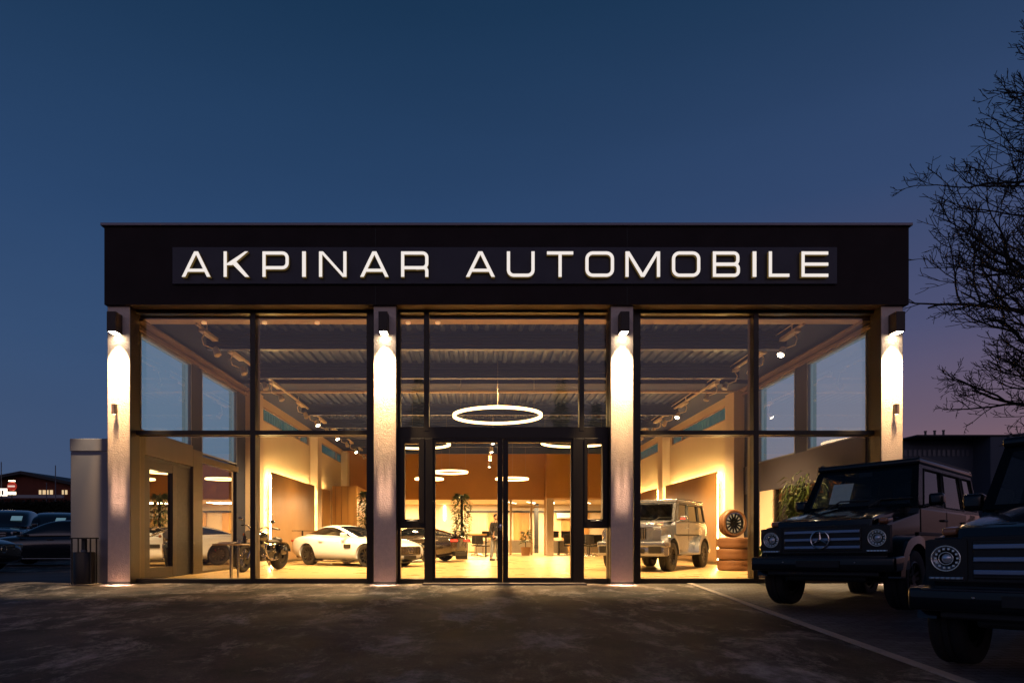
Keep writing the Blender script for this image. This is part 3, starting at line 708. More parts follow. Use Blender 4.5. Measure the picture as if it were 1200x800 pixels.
# ------------------------------------------------------------------ car materials
paint_k = M('black_car_paint', (.004, .005, .008), .22, .0, coat=.8, spec=.15)
paint_s = M('silver_car_paint', (.40, .43, .50), .24, .8, coat=.8)
paint_w = M('white_car_paint', (.82, .87, .95), .28, 0, coat=1)
paint_d = M('dark_car_paint', (.012, .014, .022), .22, .1, coat=1)
paint_n = M('midnight_car_paint', (.010, .015, .028), .2, .2, coat=1)
paint_g = M('graphite_car_paint', (.05, .04, .035), .22, .5, coat=1)
trim_k = M('black_trim', (.010, .010, .011), .5)
tyre_m = M('tyre_rubber', (.014, .013, .013), .72, bump=(40, .2))
tyre_w = M('brown_lit_tyre', (.14, .065, .03), .6, bump=(30, .2))  # rubber colour tinted brown to look warmly lit
rim_k = M('dark_rim', (.02, .02, .022), .3, .7)
rim_s = M('silver_rim', (.45, .45, .46), .25, .9)
brake_m = M('brake_disc', (.25, .22, .2), .35, .9)
caliper_r = M('red_caliper', (.6, .03, .01), .4)
auto_glass = glass('car_glass', (.68, .74, .74), .07, .75, 3)
tint_glass = M('tinted_glass', (.004, .005, .007), .05, 0, coat=.6)
glass_new = glass('dark_windscreen', (.12, .12, .12), .06, .7, 3)
lens_m = glass('lamp_glass', (.80, .82, .86), .03, .35, 4)
bulb_m = M('headlamp_reflector', (.42, .42, .45), .18, 1)
hl_chrome = M('headlamp_chrome_glow', (.75, .75, .78), .15, .9, emis=(.7, .75, .9), es=.028)  # faint emission paints the sparkle on unlit headlamp rings and facets
bowl_m = M('headlamp_bowl', (.30, .30, .34), .22, .95)
red_l = M('red_lamp', (.35, .005, .005), .2, coat=1)
red_on = emission('red_lamp_lit', (1, .04, .02), 2.2)
amber = M('amber_lens', (.45, .16, .06), .2, coat=1)
seat_m = M('seat_leather', (.02, .018, .017), .5)
slat_blue = M('brushed_slat', (.30, .36, .50), .28, .9)

def wheel(par, loc, R, W, rr, side, spokes=5, rim=rim_k, tyre=tyre_m, twin=False, caliper=None, steer=0):
    """side=+1: the outer face looks towards +y"""
    w = sub('wheel', par, loc, (0, 0, steer)); h = W/2; s = side
    MB().lathe([(rr, -h*.86), (R*.90, -h), (R*.965, -h*.9), (R, -h*.62), (R-.006, -h*.25), (R-.012, -h*.22), (R-.012, -h*.18), (R, -h*.15), (R, h*.15), (R-.012, h*.18), (R-.012, h*.22), (R-.006, h*.25), (R, h*.62), (R*.965, h*.9), (R*.90, h), (rr, h*.86)], axis='y', n=48, closed=True).build('tyre', tyre, w, 50)
    m = MB(); m.lathe([(rr+.004, s*h*.84), (rr-.012, s*h*.9), (rr-.03, s*h*.84), (rr-.04, s*h*.2), (rr-.04, -s*h*.7), (rr+.002, -s*h*.7)], axis='y', n=48, closed=True)
    n = spokes
    for k in range(n):
        for off in ((-.16, .16) if twin else (0,)):
            a = 2*PI*k/n + .3; b = a + off*1.3
            p0 = Vector((.055*math.cos(a+off*2.2), s*h*.62, .055*math.sin(a+off*2.2))); p1 = Vector(((rr-.02)*math.cos(b), s*h*.80, (rr-.02)*math.sin(b)))
            d = (p1-p0).normalized(); q = Vector((0, 1, 0)).cross(d).normalized(); w0, w1 = (.026, .017) if twin else (.042, .026)
            vs = [m.bm.verts.new(v) for v in (p0+q*w0, p0-q*w0, p1-q*w1, p1+q*w1)]; dv = Vector((0, -s*.03, 0)); ws = [m.bm.verts.new(v.co+dv) for v in vs]
            fs = [m.bm.faces.new(vs), m.bm.faces.new(ws[::-1])] + [m.bm.faces.new((vs[i], ws[i], ws[(i+1) % 4], vs[(i+1) % 4])) for i in range(4)]
            bmesh.ops.recalc_face_normals(m.bm, faces=fs)
    m.cyl((0, s*h*.35, 0), (0, s*h*.74, 0), .075, .06, n=20)
    m.build('rim', rim, w, 35)
    m = MB(); m.lathe([(.09, -.012), (rr*.78, -.012), (rr*.78, .012), (.09, .012)], c=(0, s*h*.05, 0), axis='y', n=32, closed=True); m.build('brake_disc', brake_m, w, 35)
    if caliper:
        m = MB(); m.prism([(rr*.5*math.cos(t), rr*.5*math.sin(t)) for t in (.4, .8, 1.2)] + [(rr*.86*math.cos(t), rr*.86*math.sin(t)) for t in (1.2, .8, .4)], 'y', s*h*.0, s*h*.45); m.build('brake_caliper', caliper, w)
    return w
def star_emblem(par, c, R, mat=chrome, y_axis=False):
    """three pointed star in a ring, facing +x"""
    m = MB(); m.ring((0, 0, 0), R, R*.085, 'x', 36, 8)
    for k in range(3):
        a = PI/2 + k*2*PI/3; ux, uz = math.cos(a), math.sin(a); px, pz = -uz, ux; t = R*.17
        tip = (0.0, ux*R*.97, uz*R*.97); l = (0, px*t - ux*R*.10, pz*t - uz*R*.10); r = (0, -px*t - ux*R*.10, -pz*t - uz*R*.10)
        ridge = (R*.12, 0, 0)
        m.poly([ridge, l, tip]); m.poly([ridge, tip, r])
    o = m.build('emblem', mat, par); o.location = c; return o

# ------------------------------------------------------------------ boxy off-roader
def offroader(label, paint, kind, loc, rot, plate=False, sheet=True, sz=1.0):
    t = thing('offroad_car', label, 'car', loc, 0, None, rot); t.scale = (1, 1, sz)
    R, W, rr = .385, .27, .235; FA, RA = 1.425, -1.425; amg = kind == 'new'
    # side silhouette of the tub with both wheel cut-outs
    def arch(cx, r, n=10): return [(cx + r*math.cos(PI - PI*i/n), .42 + r*math.sin(PI*i/n)*.98) for i in range(n+1)]
    pts = [(-2.08, .50)] + [(RA-.47, .44)] + arch(RA, .46)[0:] + [(RA+.47, .42), (FA-.47, .42)] + arch(FA, .46) + [(FA+.47, .50), (2.00, .54), (2.02, 1.12), (1.98, 1.165), (.84, 1.225), (.82, 1.30), (-2.06, 1.30), (-2.09, 1.2)]
    body = MB().prism(pts, 'y', -.765, .765, .018); bo = body.build('body', paint, t, 40)
    m = MB(); m.box(-2.0, 1.95, -.50, .50, .36, .62, .03); m.box(-1.6, 1.75, -.60, .60, .62, 1.05)
    for x in (FA, RA): m.cyl((x, -.7, .40), (x, .7, .40), .06, n=12)
    m.build('underbody', trim_k, t)
    # bonnet: raised centre with two flutes
    m = MB(); m.prism([(.80, 1.20), (.80, 1.325), (1.2, 1.305), (1.90, 1.262), (1.985, 1.235), (2.005, 1.15)], 'y', -.60, .60, .03)
    m.build('bonnet', paint, t, 40)
    m = MB()
    for s in (-1, 1): m.prism([(.90, 1.30), (.90, 1.338), (1.2, 1.322), (1.80, 1.28), (1.93, 1.255), (1.8, 1.24)], 'y', s*.34-.12, s*.34+.12, .015)
    m.build('bonnet_flute', paint, t, 40)
    # roof and greenhouse
    zb, zt = 1.295, 1.86
    for s in (-1, 1):
        c00, c10, c11, c01 = (-2.06, s*.757, zb), (.84, s*.757, zb), (.46, s*.668, zt), (-2.00, s*.668, zt)
        holes = [(.035, .235, .10, .90), (.275, .60, .08, .90), (.635, .925, .08, .90)]
        fm = MB(); Bf = fm.panel(c00, c10, c11, c01, holes, .045 if s > 0 else -.045)
        fo = fm.build('side_frame', paint, t)
        for u0, u1, v0, v1 in holes:
            o = Vector((0, -s*.018, 0)); MB().poly([Bf(u0, v0)+o, Bf(u1, v0)+o, Bf(u1, v1)+o, Bf(u0, v1)+o]).build('window', auto_glass if not (u0 < .1 or amg) else tint_glass, t)
            e = MB(); cs = [Bf(u0, v0), Bf(u1, v0), Bf(u1, v1), Bf(u0, v1)]; e.tube([c+Vector((0, s*.002, 0)) for c in cs], .011, 6, closed=True); e.build('window_seal', trim_k, t)
    fm = MB(); Bw = fm.panel((.86, -.757, zb+.02), (.86, .757, zb+.02), (.47, .668, zt), (.47, -.668, zt), [(.06, .94, .07, .90)], .045); fm.build('windscreen_frame', paint, t)
    MB().poly([Bw(.055, .06), Bw(.945, .06), Bw(.945, .91), Bw(.055, .91)]).build('windscreen', glass_new if amg else auto_glass, t)
    fm = MB(); Br = fm.panel((-2.065, .757, zb), (-2.065, -.757, zb), (-2.005, -.668, zt), (-2.005, .668, zt), [(.14, .86, .12, .85)], .04); fm.build('rear_frame', paint, t)
    MB().poly([Br(.14, .12), Br(.86, .12), Br(.86, .85), Br(.14, .85)]).build('rear_window', tint_glass, t)
    m = MB(); m.box(-2.03, .50, -.685, .685, zt-.01, zt+.075, .035, seg=3); m.build('roof', paint, t, 40)
    m = MB()
    for s in (-1, 1): m.box(-1.98, .42, s*.655-.012, s*.655+.012, zt+.07, zt+.10, .006)
    m.build('roof_gutter', trim_k, t)
    # doors: shut lines, handles, hinges, side rub strip
    for s in (-1, 1):
        for x0, x1 in ((-.30, .80), (-1.28, -.315)):
            dm = MB(); dm.box(x0+.008, x1-.008, s*.762, s*.776, .56 if x0 > -1 else .80, 1.275, .006); d = dm.build('door', paint, t)
            MB().box(x0+.06, x0+.22, s*.776, s*.812, 1.13, 1.16, .008).build('handle', chrome_d if amg else trim_k, d)
        m = MB(); m.box(-1.28, .95, s*.776, s*.795, .93, .975, .006); m.build('rub_strip', trim_k, t)
        m = MB(); m.box(-.86, .86, s*.77, s*.94, .40, .45, .015); m.build('side_step', chrome_d if amg else trim_k, t)
    # flared arches
    def flare(cx, s):
        m = MB(); n = 12; ri, ro = .455, .56; pin = [(cx+ri*math.cos(PI*i/n), .42+ri*math.sin(PI*i/n)*.98) for i in range(n+1)]; po = [(cx+ro*math.cos(PI*i/n)*1.0, .42+min(ro*math.sin(PI*i/n)*1.02, .535)) for i in range(n+1)]
        A = [[m.bm.verts.new((p[0], y, p[1])) for p in P_] for P_, y in ((pin, s*.76), (pin, s*.915), (po, s*.90), (po, s*.76))]
        for k in range(3):
            for i in range(n): m.bm.faces.new((A[k][i], A[k][i+1], A[k+1][i+1], A[k+1][i]))
        for i in (0, n): m.bm.faces.new([A[k][i] for k in range(4)])
        bmesh.ops.recalc_face_normals(m.bm, faces=m.bm.faces[:]); m.build('wheel_arch', paint, t, 50)
    for s in (-1, 1):
        for cx in (FA, RA): flare(cx, s)
        for cx in (FA, RA):
            wheel(t, (cx, s*.765, R), R, W, rr, s, 10 if amg else 5, rim_k if amg else rim_k, tyre_m, twin=True, caliper=caliper_r if amg and s < 0 else None)
    # front face
    MB().box(1.985, 2.035, -.56, .56, .80, 1.17, .012).build('grille_surround', trim_k if not amg else paint, t)
    if amg:
        g = MB().box(2.03, 2.045, -.40, .40, .84, 1.13, .03).build('grille', black_m, t)
        for k in range(13):
            y = -.36+k*.06; MB().box(2.044, 2.062, y-.009, y+.009, .85, 1.12, .003).build('grille_bar', chrome_d, g)
        star_emblem(g, (2.075, 0, .985), .10)
    else:
        g = MB().box(2.03, 2.045, -.485, .485, .835, 1.135, .01).build('grille', black_m, t)
        for k in range(3):
            z = .885 + k*.10; MB().box(2.04, 2.066, -.475, .475, z-.02, z+.02, .008).build('slat', slat_blue, g)
        star_emblem(g, (2.085, 0, .985), .115)
    for s in (-1, 1):
        y = s*.665
        hb = MB()
        if amg: hb.cyl((1.96, y, .985), (2.045, y, .985), .150, .142, n=32)
        else:
            hb.box(1.96, 1.995, y-.145, y+.145, .81, 1.15, .01); nn = 40; R0 = []; R1 = []; R2 = []; R3 = []
            for k in range(nn):
                a = 2*PI*k/nn; ca, sa = math.cos(a), math.sin(a); q = min(.145/max(abs(ca), 1e-6), (.155 if sa > 0 else .185)/max(abs(sa), 1e-6))
                R0.append(hb.bm.verts.new((1.98, y+ca*q, .995+sa*q))); R1.append(hb.bm.verts.new((2.045, y+ca*q, .995+sa*q))); R2.append(hb.bm.verts.new((2.048, y+ca*.106, .995+sa*.106))); R3.append(hb.bm.verts.new((1.996, y+ca*.104, .995+sa*.104)))
            for k in range(nn):
                j = (k+1) % nn
                for A_, B_ in ((R0, R1), (R1, R2), (R2, R3)): hb.bm.faces.new((A_[k], A_[j], B_[j], B_[k]))
        h = hb.build('headlight', trim_k if not amg else paint, t, 40)
        MB().lathe([(.0, .0), (.04, .003), (.075, .016), (.096, .035), (.102, .05), (.094, .05)], c=(2.0, y, .995), axis='x', n=32, cap=False).build('reflector', bowl_m, h, 50)
        MB().ring((2.052, y, .995), .101, .0045, 'x', 32).build('trim_ring', hl_chrome, h, 60)
        MB().ball((2.022, y, .995), (.022, .040, .040)).build('bulb', M('projector', (.6, .65, .75), .05, .6, coat=1), h, 60)
        MB().ring((2.046, y, .995), .050, .003, 'x', 28).build('inner_ring', hl_chrome, h, 60)
        m = MB()
        for k in range(14): an = k*PI/7; m.box(2.028, 2.040, y+.077*math.cos(an)-.008, y+.077*math.cos(an)+.008, .995+.077*math.sin(an)-.008, .995+.077*math.sin(an)+.008, .002)
        m.build('reflector_facet', hl_chrome, h)
        if not amg:
            m = MB(); m.box(2.044, 2.06, y-.12, y+.12, .826, .846, .004); d = m.build('daytime_lamp', bulb_m, t)
            for k in range(6): MB().box(2.06, 2.066, y-.105+k*.036, y-.08+k*.036, .828, .844, .002).build('led_cell', M('led_cell', (.9, .9, .95), .1, 1), d)
        # indicator on the wing
        MB().box(1.70, 1.90, s*.685-.055, s*.685+.055, 1.17, 1.235, .025, seg=3).build('indicator', amber if not amg else M('clear_lens', (.6, .5, .4), .15, coat=1), t, 60)
        # mirrors
        m = MB(); m.tube([(.60, s*.74, 1.31), (.57, s*.84, 1.34)], .022, 8); m.box(.48, .62, *sorted((s*.81, s*.985)), 1.32, 1.47, .045, seg=4); mo = m.build('mirror', paint, t, 50)
        MB().box(.472, .480, *sorted((s*.83, s*.965)), 1.34, 1.455, .004).build('mirror_glass', chrome, mo)
        if amg: MB().box(.615, .624, *sorted((s*.84, s*.96)), 1.38, 1.41, .003).build('mirror_indicator', red_on, mo)
    # bumper
    m = MB()
    if amg:
        m.prism([(-.92, 1.60), (-.90, 1.98), (-.82, 2.14), (.82, 2.14), (.90, 1.98), (.92, 1.60), (.6, 1.60), (-.6, 1.60)][::1], 'z', .42, .78, .03) if False else None
        m.box(1.62, 2.16, -.915, .915, .62, .78, .05, seg=3); m.box(1.70, 2.13, -.90, .90, .40, .64, .04); bu = m.build('front_bumper', paint, t, 40)
        for y0, y1 in ((-.84, -.50), (-.40, .40), (.50, .84)): MB().box(2.125, 2.165, y0, y1, .48, .66 if abs(y0) > .45 else .60, .015).build('air_intake', black_m, bu)
    else:
        m.box(1.66, 2.17, -.905, .905, .52, .76, .035, seg=3); bu = m.build('front_bumper', paint, t, 40)
        MB().box(2.165, 2.178, -.80, .80, .735, .752, .003).build('bumper_trim', M('bumper_trim_grey', (.05, .05, .06), .3, .6), bu)
        m = MB(); m.box(1.8, 2.10, -.70, .70, .44, .53, .02); m.build('bumper_skirt', trim_k, bu)
        MB().box(2.172, 2.186, -.27, .27, .585, .70, .004).build('plate_holder', trim_k, bu)
        for s in (-1, 1):
            MB().ball((2.17, s*.45, .67), .012).build('parking_sensor', chrome_d, bu)
    m = MB(); m.box(-2.20, -2.02, -.88, .88, .50, .70, .03); m.build('rear_bumper', paint if amg else trim_k, t, 40)
    for s in (-1, 1): MB().box(-2.12, -2.08, s*.70-.06, s*.70+.06, .76, 1.0, .01).build('tail_light', red_l, t)
    m = MB(); m.cyl((-2.10, -.05, 1.02), (-2.30, -.05, 1.02), .36, .35, n=36); m.build('spare_wheel_cover', paint, t, 40)
    # wipers, cabin
    for y in (-.42, .12):
        MB().tube([(.905, y+.05, 1.335), (.80, y+.18, 1.42), (.80, y+.56, 1.415)], .010, 6).build('wiper', trim_k, t)
    m = MB(); m.box(.45, .84, -.68, .68, 1.05, 1.33, .05); m.build('dashboard', M('dashboard', (.015, .015, .015), .6), t)
    for y in (-.36, .36):
        m = MB(); m.box(-.35, .10, y-.24, y+.24, .95, 1.12, .05); m.box(-.42, -.28, y-.24, y+.24, 1.05, 1.52, .05); m.box(-.41, -.33, y-.12, y+.12, 1.54, 1.72, .035); m.build('seat', seat_m, t, 50)
    m = MB(); m.box(-1.35, -1.22, -.62, .62, 1.0, 1.45, .05); m.build('rear_bench', seat_m, t, 50)
    m = MB(); m.ring((0, 0, 0), .18, .014, 'x', 28, 6); sw = m.build('steering_wheel', trim_k, t); sw.location = (.34, .36, 1.28); sw.rotation_euler = (0, -.4, 0)
    MB().box(.50, .515, -.09, .09, 1.74, 1.80, .01).build('rear_view_mirror', trim_k, t)
    if sheet:
        p = MB(); p.box(0, .004, -.14, .14, 0, .36); o = p.build('price_sheet', M('sheet_blue_glow', (.42, .45, .50), .7, emis=(.25, .3, .38), es=.12, var=(9, .2)), t); o.location = (.70, -.30, 1.40); o.rotation_euler = (0, math.radians(-32), 0)  # paper glows faintly, bluish light put into the sheet
    return t
def wedge(t):
    def dz(x, z):
        w = min(1, max(0, (z-.40)/.35)); c = .05 if x <= .80 else .05 - .135*min(1, (x-.80)/1.2)
        return w*c + max(0, z-1.30)*.12
    def walk(o, off):
        if o.name.startswith('wheel') and not o.name.startswith('wheel_arch'): return
        if o.type == 'MESH':
            if o.location.length > 1e-6: o.location.z += dz(o.location.x, o.location.z)
            else:
                for v in o.data.vertices: v.co.z += dz(v.co.x, v.co.z)
        for c in kids(o): walk(c, off)
    for c in kids(t): walk(c, 0)
    return t
def on_yard(x, y, yaw, s):   # rotation that keeps a car level with the sloping yard
    n = Vector((0, -s, 1)).normalized(); f = Vector((math.cos(yaw), math.sin(yaw), 0)); f = (f - n*f.dot(n)).normalized(); l = n.cross(f)
    return Matrix((f, l, n)).transposed().to_euler()
SL = -.033
wedge(offroader('black boxy off-roader parked nearer the showroom, whole grille with star emblem in view', paint_k, 'old', (6.06, 10.0, gz(10.0)+.002), on_yard(6.06, 10.0, -2.443, SL)))
wedge(offroader('nearest black boxy off-roader, cut off by the right edge of the picture', paint_k, 'old', (5.82, 6.05, gz(6.05)+.002), on_yard(5.8, 6.05, -2.497, SL)))
offroader('silver boxy off-roader with upright barred grille standing inside the showroom', paint_s, 'new', (5.14, 18.98, .002), (0, 0, math.radians(-124.5)), sheet=False)

# ------------------------------------------------------------------ lofted cars
def loft(name, secs, mats, matf, closed_ends=True, lvl=2):
    m = MB(); rows = []
    for s in secs: rows.append([m.bm.verts.new(p) for p in s])
    n = len(rows[0])
    for i in range(len(rows)-1):
        for j in range(n-1):
            f = m.bm.faces.new((rows[i][j], rows[i][j+1], rows[i+1][j+1], rows[i+1][j])); f.material_index = matf(i, j)
    if closed_ends:
        for r in (rows[0], rows[-1]):
            f = m.bm.faces.new(r)
    bmesh.ops.remove_doubles(m.bm, verts=m.bm.verts[:], dist=1e-5)
    bmesh.ops.recalc_face_normals(m.bm, faces=m.bm.faces[:])
    o = m.build(name, mats); md = o.modifiers.new('s', 'SUBSURF'); md.levels = lvl; md.render_levels = lvl
    return o
def split(o, names, par):
    me = evaluated(o); mats = list(o.data.materials)
    for k, nm in enumerate(names):
        bm = bmesh.new(); bm.from_mesh(me)
        bmesh.ops.delete(bm, geom=[f for f in bm.faces if f.material_index != k], context='FACES')
        if bm.faces:
            for f in bm.faces: f.material_index = 0; f.smooth = True
            q = bpy.data.meshes.new(nm); bm.to_mesh(q); q.materials.append(mats[k]); ob = bpy.data.objects.new(nm, q); COL.objects.link(ob); ob.parent = par
        bm.free()
    drop(o)
def carve(o, wheels, r):
    cs = []
    for x, y, z in wheels:
        c = MB().cyl((x, y-.22, z), (x, y+.22, z), r, n=40).build('cut', trim_k); cs.append(c)
        md = o.modifiers.new('b', 'BOOLEAN'); md.operation = 'DIFFERENCE'; md.object = c; md.solver = 'EXACT'
    me = evaluated(o); o.modifiers.clear(); o.data = me
    for p in me.polygons: p.use_smooth = True
    me.set_sharp_from_angle(angle=math.radians(38))
    for c in cs: drop(c)
def car(label, paint, body, house, loc, rz, axles, track, R, group=None, cat='car', name='parked_car', rim=rim_k, face='saloon', roofx=(-.25, -1.0), spoiler=False, lit=False, glassm=None, sheet=None, caliper=None):
    t = thing(name, label, cat, loc, rz, group); glassm = glassm or tint_glass
    def bs(x, w, zb, zs, zt):
        half = [(0, zb), (w*.70, zb), (w*.93, zb+.04), (w, zb+.30*(zs-zb)), (w*1.005, zb+.68*(zs-zb)), (w*.965, zs), (w*.84, zs+.62*(zt-zs)), (w*.5, zt), (0, zt+.015)]
        return [(x, -y, z) for y, z in half] + [(x, y, z) for y, z in half[-2:0:-1]] + [(x, 0, zb)]
    o = loft('body', [bs(*s) for s in body], [paint], lambda i, j: 0)
    carve(o, [(a, s*(track-.02), R) for a in axles for s in (-1, 1)], R*1.09); o.parent = t
    def hs(x, wb, zb, wr, zr):
        half = [(wb, zb-.04), (wb*.995, zb+.02), ((wb+wr)/2+.02, (zb+zr)/2), (wr+.01, zr-.045), (wr*.86, zr-.005), (wr*.5, zr+.008), (0, zr+.012)]
        return [(x, -y, z) for y, z in half] + [(x, y, z) for y, z in half[-2::-1]]
    xs = [h[0] for h in house]
    def mf(i, j):
        xm = (xs[i]+xs[i+1])/2
        if j in (1, 2, 9, 10): return 1
        if 4 <= j <= 7: return 0 if roofx[0] > xm > roofx[1] else (2 if xm >= roofx[0] else 3)
        return 0
    g = loft('house', [hs(*h) for h in house], [paint, glassm, glassm, glassm], mf); split(g, ['roof', 'side_window', 'windscreen', 'rear_window'], t)
    for a in axles:
        for s in (-1, 1):
            MB().box(a-R*1.0, a+R*1.0, *sorted((s*(track-.30), s*(track-.26))), .15, R*1.9).build('arch_liner', trim_k, t)
            wheel(t, (a, s*(track-.08), R), R, .24, R*.72, s, 10, rim, tyre_m, twin=True, caliper=caliper)
    x1 = body[0][0]; wf = body[2][1]
    for s in (-1, 1):
        m = MB(); wx = house[1][0]+.02; m.box(wx-.22, wx-.08, s*(house[2][1]+.06), s*(house[2][1]+.24), house[1][2]+.0, house[1][2]+.13, .035, seg=3); m.tube([(wx-.13, s*(house[2][1]-.02), house[1][2]+.01), (wx-.13, s*(house[2][1]+.1), house[1][2]+.04)], .02, 8); m.build('mirror', paint, t, 50)
        for x in ((-.75,) if face == 'coupe' else (-.2, -1.1)):
            MB().box(x, x+.2, s*(track+.055), s*(track+.085), house[1][2]-.14, house[1][2]-.115, .008).build('handle', paint, t)
    return t
GT_B = [(2.27, .50, .30, .50, .58), (2.22, .74, .22, .54, .66), (2.02, .88, .17, .62, .74), (1.75, .93, .15, .70, .81), (1.315, .955, .15, .765, .87), (.6, .935, .15, .79, .91), (0, .92, .15, .80, .92), (-.6, .93, .16, .82, .93), (-1.0, .965, .17, .86, .97), (-1.4, .985, .17, .87, .99), (-1.8, .96, .2, .84, .98), (-2.15, .88, .28, .80, .95), (-2.27, .78, .38, .72, .90)]
GT_H = [(.62, .62, .90, .58, .905), (.50, .70, .90, .60, .94), (.05, .75, .90, .60, 1.13), (-.30, .76, .91, .575, 1.25), (-.62, .76, .92, .56, 1.285), (-1.0, .74, .94, .53, 1.26), (-1.45, .68, .97, .46, 1.15), (-1.85, .56, .98, .38, 1.03), (-2.05, .45, .96, .3, .97)]
def coupe(label, paint, loc, rz, front=True, tail=None):
    t = car(label, paint, GT_B, GT_H, loc, rz, (1.315, -1.315), .87, .34, name='sports_coupe', cat='sports car', face='coupe', roofx=(-.22, -.95), caliper=caliper_r)
    for s in (-1, 1):
        MB().box(.42, .72, s*.925, s*.955, .56, .68, .012).build('side_vent', black_m, t)
        m = MB(); m.prism([(1.88, .60), (2.12, .55), (2.18, .60), (1.98, .70), (1.80, .735), (1.72, .72)], 'y', s*.72-.12, s*.72+.15, .02); h = m.build('headlight', M('headlamp_glass', (.05, .05, .05), .08, coat=1), t, 50)
        MB().ball((2.06, s*.80, .63), (.06, .05, .035)).build('bulb', bulb_m, h, 60)
        m = MB(); m.box(-2.30, -2.18, *sorted((s*.38, s*.80)), .74, .81, .02); m.build('tail_light', tail or red_l, t)
    m = MB(); m.box(2.18, 2.30, -.50, .50, .36, .62, .05, seg=3); g = m.build('grille', black_m, t, 50)
    for k in range(15): y = -.42+k*.06; MB().box(2.296, 2.312, y-.008, y+.008, .39, .60, .003).build('grille_bar', chrome, g)
    star_emblem(g, (2.325, 0, .50), .095)
    for s in (-1, 1): MB().prism([(2.0, s*.56), (2.255, s*.56), (2.20, s*.72), (2.06, s*.845), (1.95, s*.84)], 'z', .22, .40, .02).build('air_intake', black_m, t)
    m = MB(); m.prism([(1.9, -.90), (2.14, -.84), (2.30, -.5), (2.32, 0), (2.30, .5), (2.14, .84), (1.9, .90)], 'z', .125, .15); m.build('splitter', black_m, t)
    MB().box(-2.28, -2.16, -.6, .6, .22, .36, .02).build('diffuser', black_m, t)
    MB().box(2.30, 2.315, -.26, .26, .24, .34, .004).build('plate_holder', trim_k, t)
    m = MB(); m.box(-2.34, -2.12, -.74, .74, 1.10, 1.12, .008); m.box(-2.25, -2.18, -.40, -.38, .92, 1.10); m.box(-2.25, -2.18, .38, .40, .92, 1.10); m.build('rear_wing', black_m, t)
    for s in (-1, 1): MB().box(-.92, .92, *sorted((s*.84, s*.935)), .13, .16, .008).build('sill_trim', black_m, t)
    return t
coupe('white sports coupe with a rear wing displayed in the left half of the showroom', paint_w, (-3.88, 21.35, .002), math.radians(-36.6))
coupe('dark low sports car with glowing red tail lamp before the tall column plant', paint_g, (-2.75, 25.2, .002), math.radians(160), tail=red_on)

# saloon and suvs in the yard on the left
SA_B = [(2.42, .55, .32, .52, .62), (2.34, .80, .24, .60, .72), (2.05, .90, .20, .70, .83), (1.45, .93, .19, .78, .93), (.9, .93, .19, .82, .97), (0, .93, .19, .86, .98), (-1.0, .93, .19, .88, 1.0), (-1.45, .935, .2, .89, 1.01), (-2.0, .90, .24, .88, 1.03), (-2.35, .82, .32, .82, 1.0), (-2.45, .7, .4, .7, .9)]
SA_H = [(1.12, .62, .96, .6, .965), (1.0, .72, .96, .62, 1.0), (.5, .78, .97, .62, 1.24), (.1, .79, .98, .60, 1.40), (-.3, .79, .98, .60, 1.44), (-.9, .78, .99, .58, 1.43), (-1.4, .75, 1.0, .52, 1.32), (-1.85, .66, 1.01, .46, 1.12), (-2.0, .6, 1.0, .42, 1.04)]
SU_B = [(2.36, .60, .42, .62, .74), (2.30, .82, .32, .74, .90), (2.05, .92, .28, .88, 1.03), (1.45, .95, .27, .94, 1.10), (.9, .95, .27, .98, 1.14), (0, .95, .27, 1.02, 1.15), (-1.0, .95, .27, 1.03, 1.16), (-1.45, .95, .28, 1.04, 1.17), (-2.0, .93, .32, 1.04, 1.18), (-2.28, .88, .38, 1.0, 1.16), (-2.36, .8, .45, .9, 1.08)]
SU_H = [(1.15, .66, 1.12, .64, 1.13), (1.02, .76, 1.12, .66, 1.17), (.6, .82, 1.13, .68, 1.42), (.25, .83, 1.14, .68, 1.62), (-.2, .83, 1.15, .68, 1.71), (-.9, .83, 1.16, .67, 1.72), (-1.5, .82, 1.17, .66, 1.69), (-1.95, .80, 1.18, .62, 1.60), (-2.2, .74, 1.17, .56, 1.22)]
def front_bits(t, x, z, w, wide=True, tail_x=-2.4):
    m = MB().box(x-.10, x+.03, -.42, .42, z-.16, z+.10, .03); g = m.build('grille', black_m, t, 50)
    for k in range(3): MB().box(x+.03, x+.042, -.38, .38, z-.12+k*.08, z-.10+k*.08, .003).build('slat', chrome_d, g)
    star_emblem(g, (x+.05, 0, z-.03), .09)
    for s in (-1, 1):
        h = MB().box(x-.30, x-.04, *sorted((s*.50, s*w)), z-.04, z+.10, .04, seg=3).build('headlight', M('headlamp_glass2', (.35, .38, .42), .1, .5, coat=1), t, 50)
        MB().box(tail_x-.01, tail_x+.10, *sorted((s*.45, s*(w-.03))), z+.1, z+.2, .02).build('tail_light', red_l, t)
def saloon(label, paint, loc, rz, group=None, caliper=None):
    t = car(label, paint, SA_B, SA_H, loc, rz, (1.48, -1.45), .86, .345, group=group, roofx=(.05, -1.0), rim=rim_k, caliper=caliper, name='saloon_car')
    front_bits(t, 2.36, .62, .80, tail_x=-2.42)
    m = MB()
    for s in (-1, 1): m.box(-1.0, 1.02, *sorted((s*.90, s*.935)), .215, .24, .006)
    m.build('sill_trim', M('sill_bright', (.5, .5, .52), .25, .9), t); return t
def suv(label, paint, loc, rz, group=None, sheet=True):
    t = car(label, paint, SU_B, SU_H, loc, rz, (1.42, -1.42), .87, .37, group=group, roofx=(.15, -1.6), rim=rim_s, name='parked_suv')
    front_bits(t, 2.31, .86, .84, tail_x=-2.34)
    if sheet:
        o = MB().box(0, .004, -.17, .17, 0, .26).build('price_sheet', M('sheet_cyan_glow', (.3, .5, .55), .7, emis=(.22, .42, .5), es=.35), t); o.location = (.78, .38, 1.34); o.rotation_euler = (0, math.radians(-55), 0)  # blue light on the paper painted as its own glow
    return t
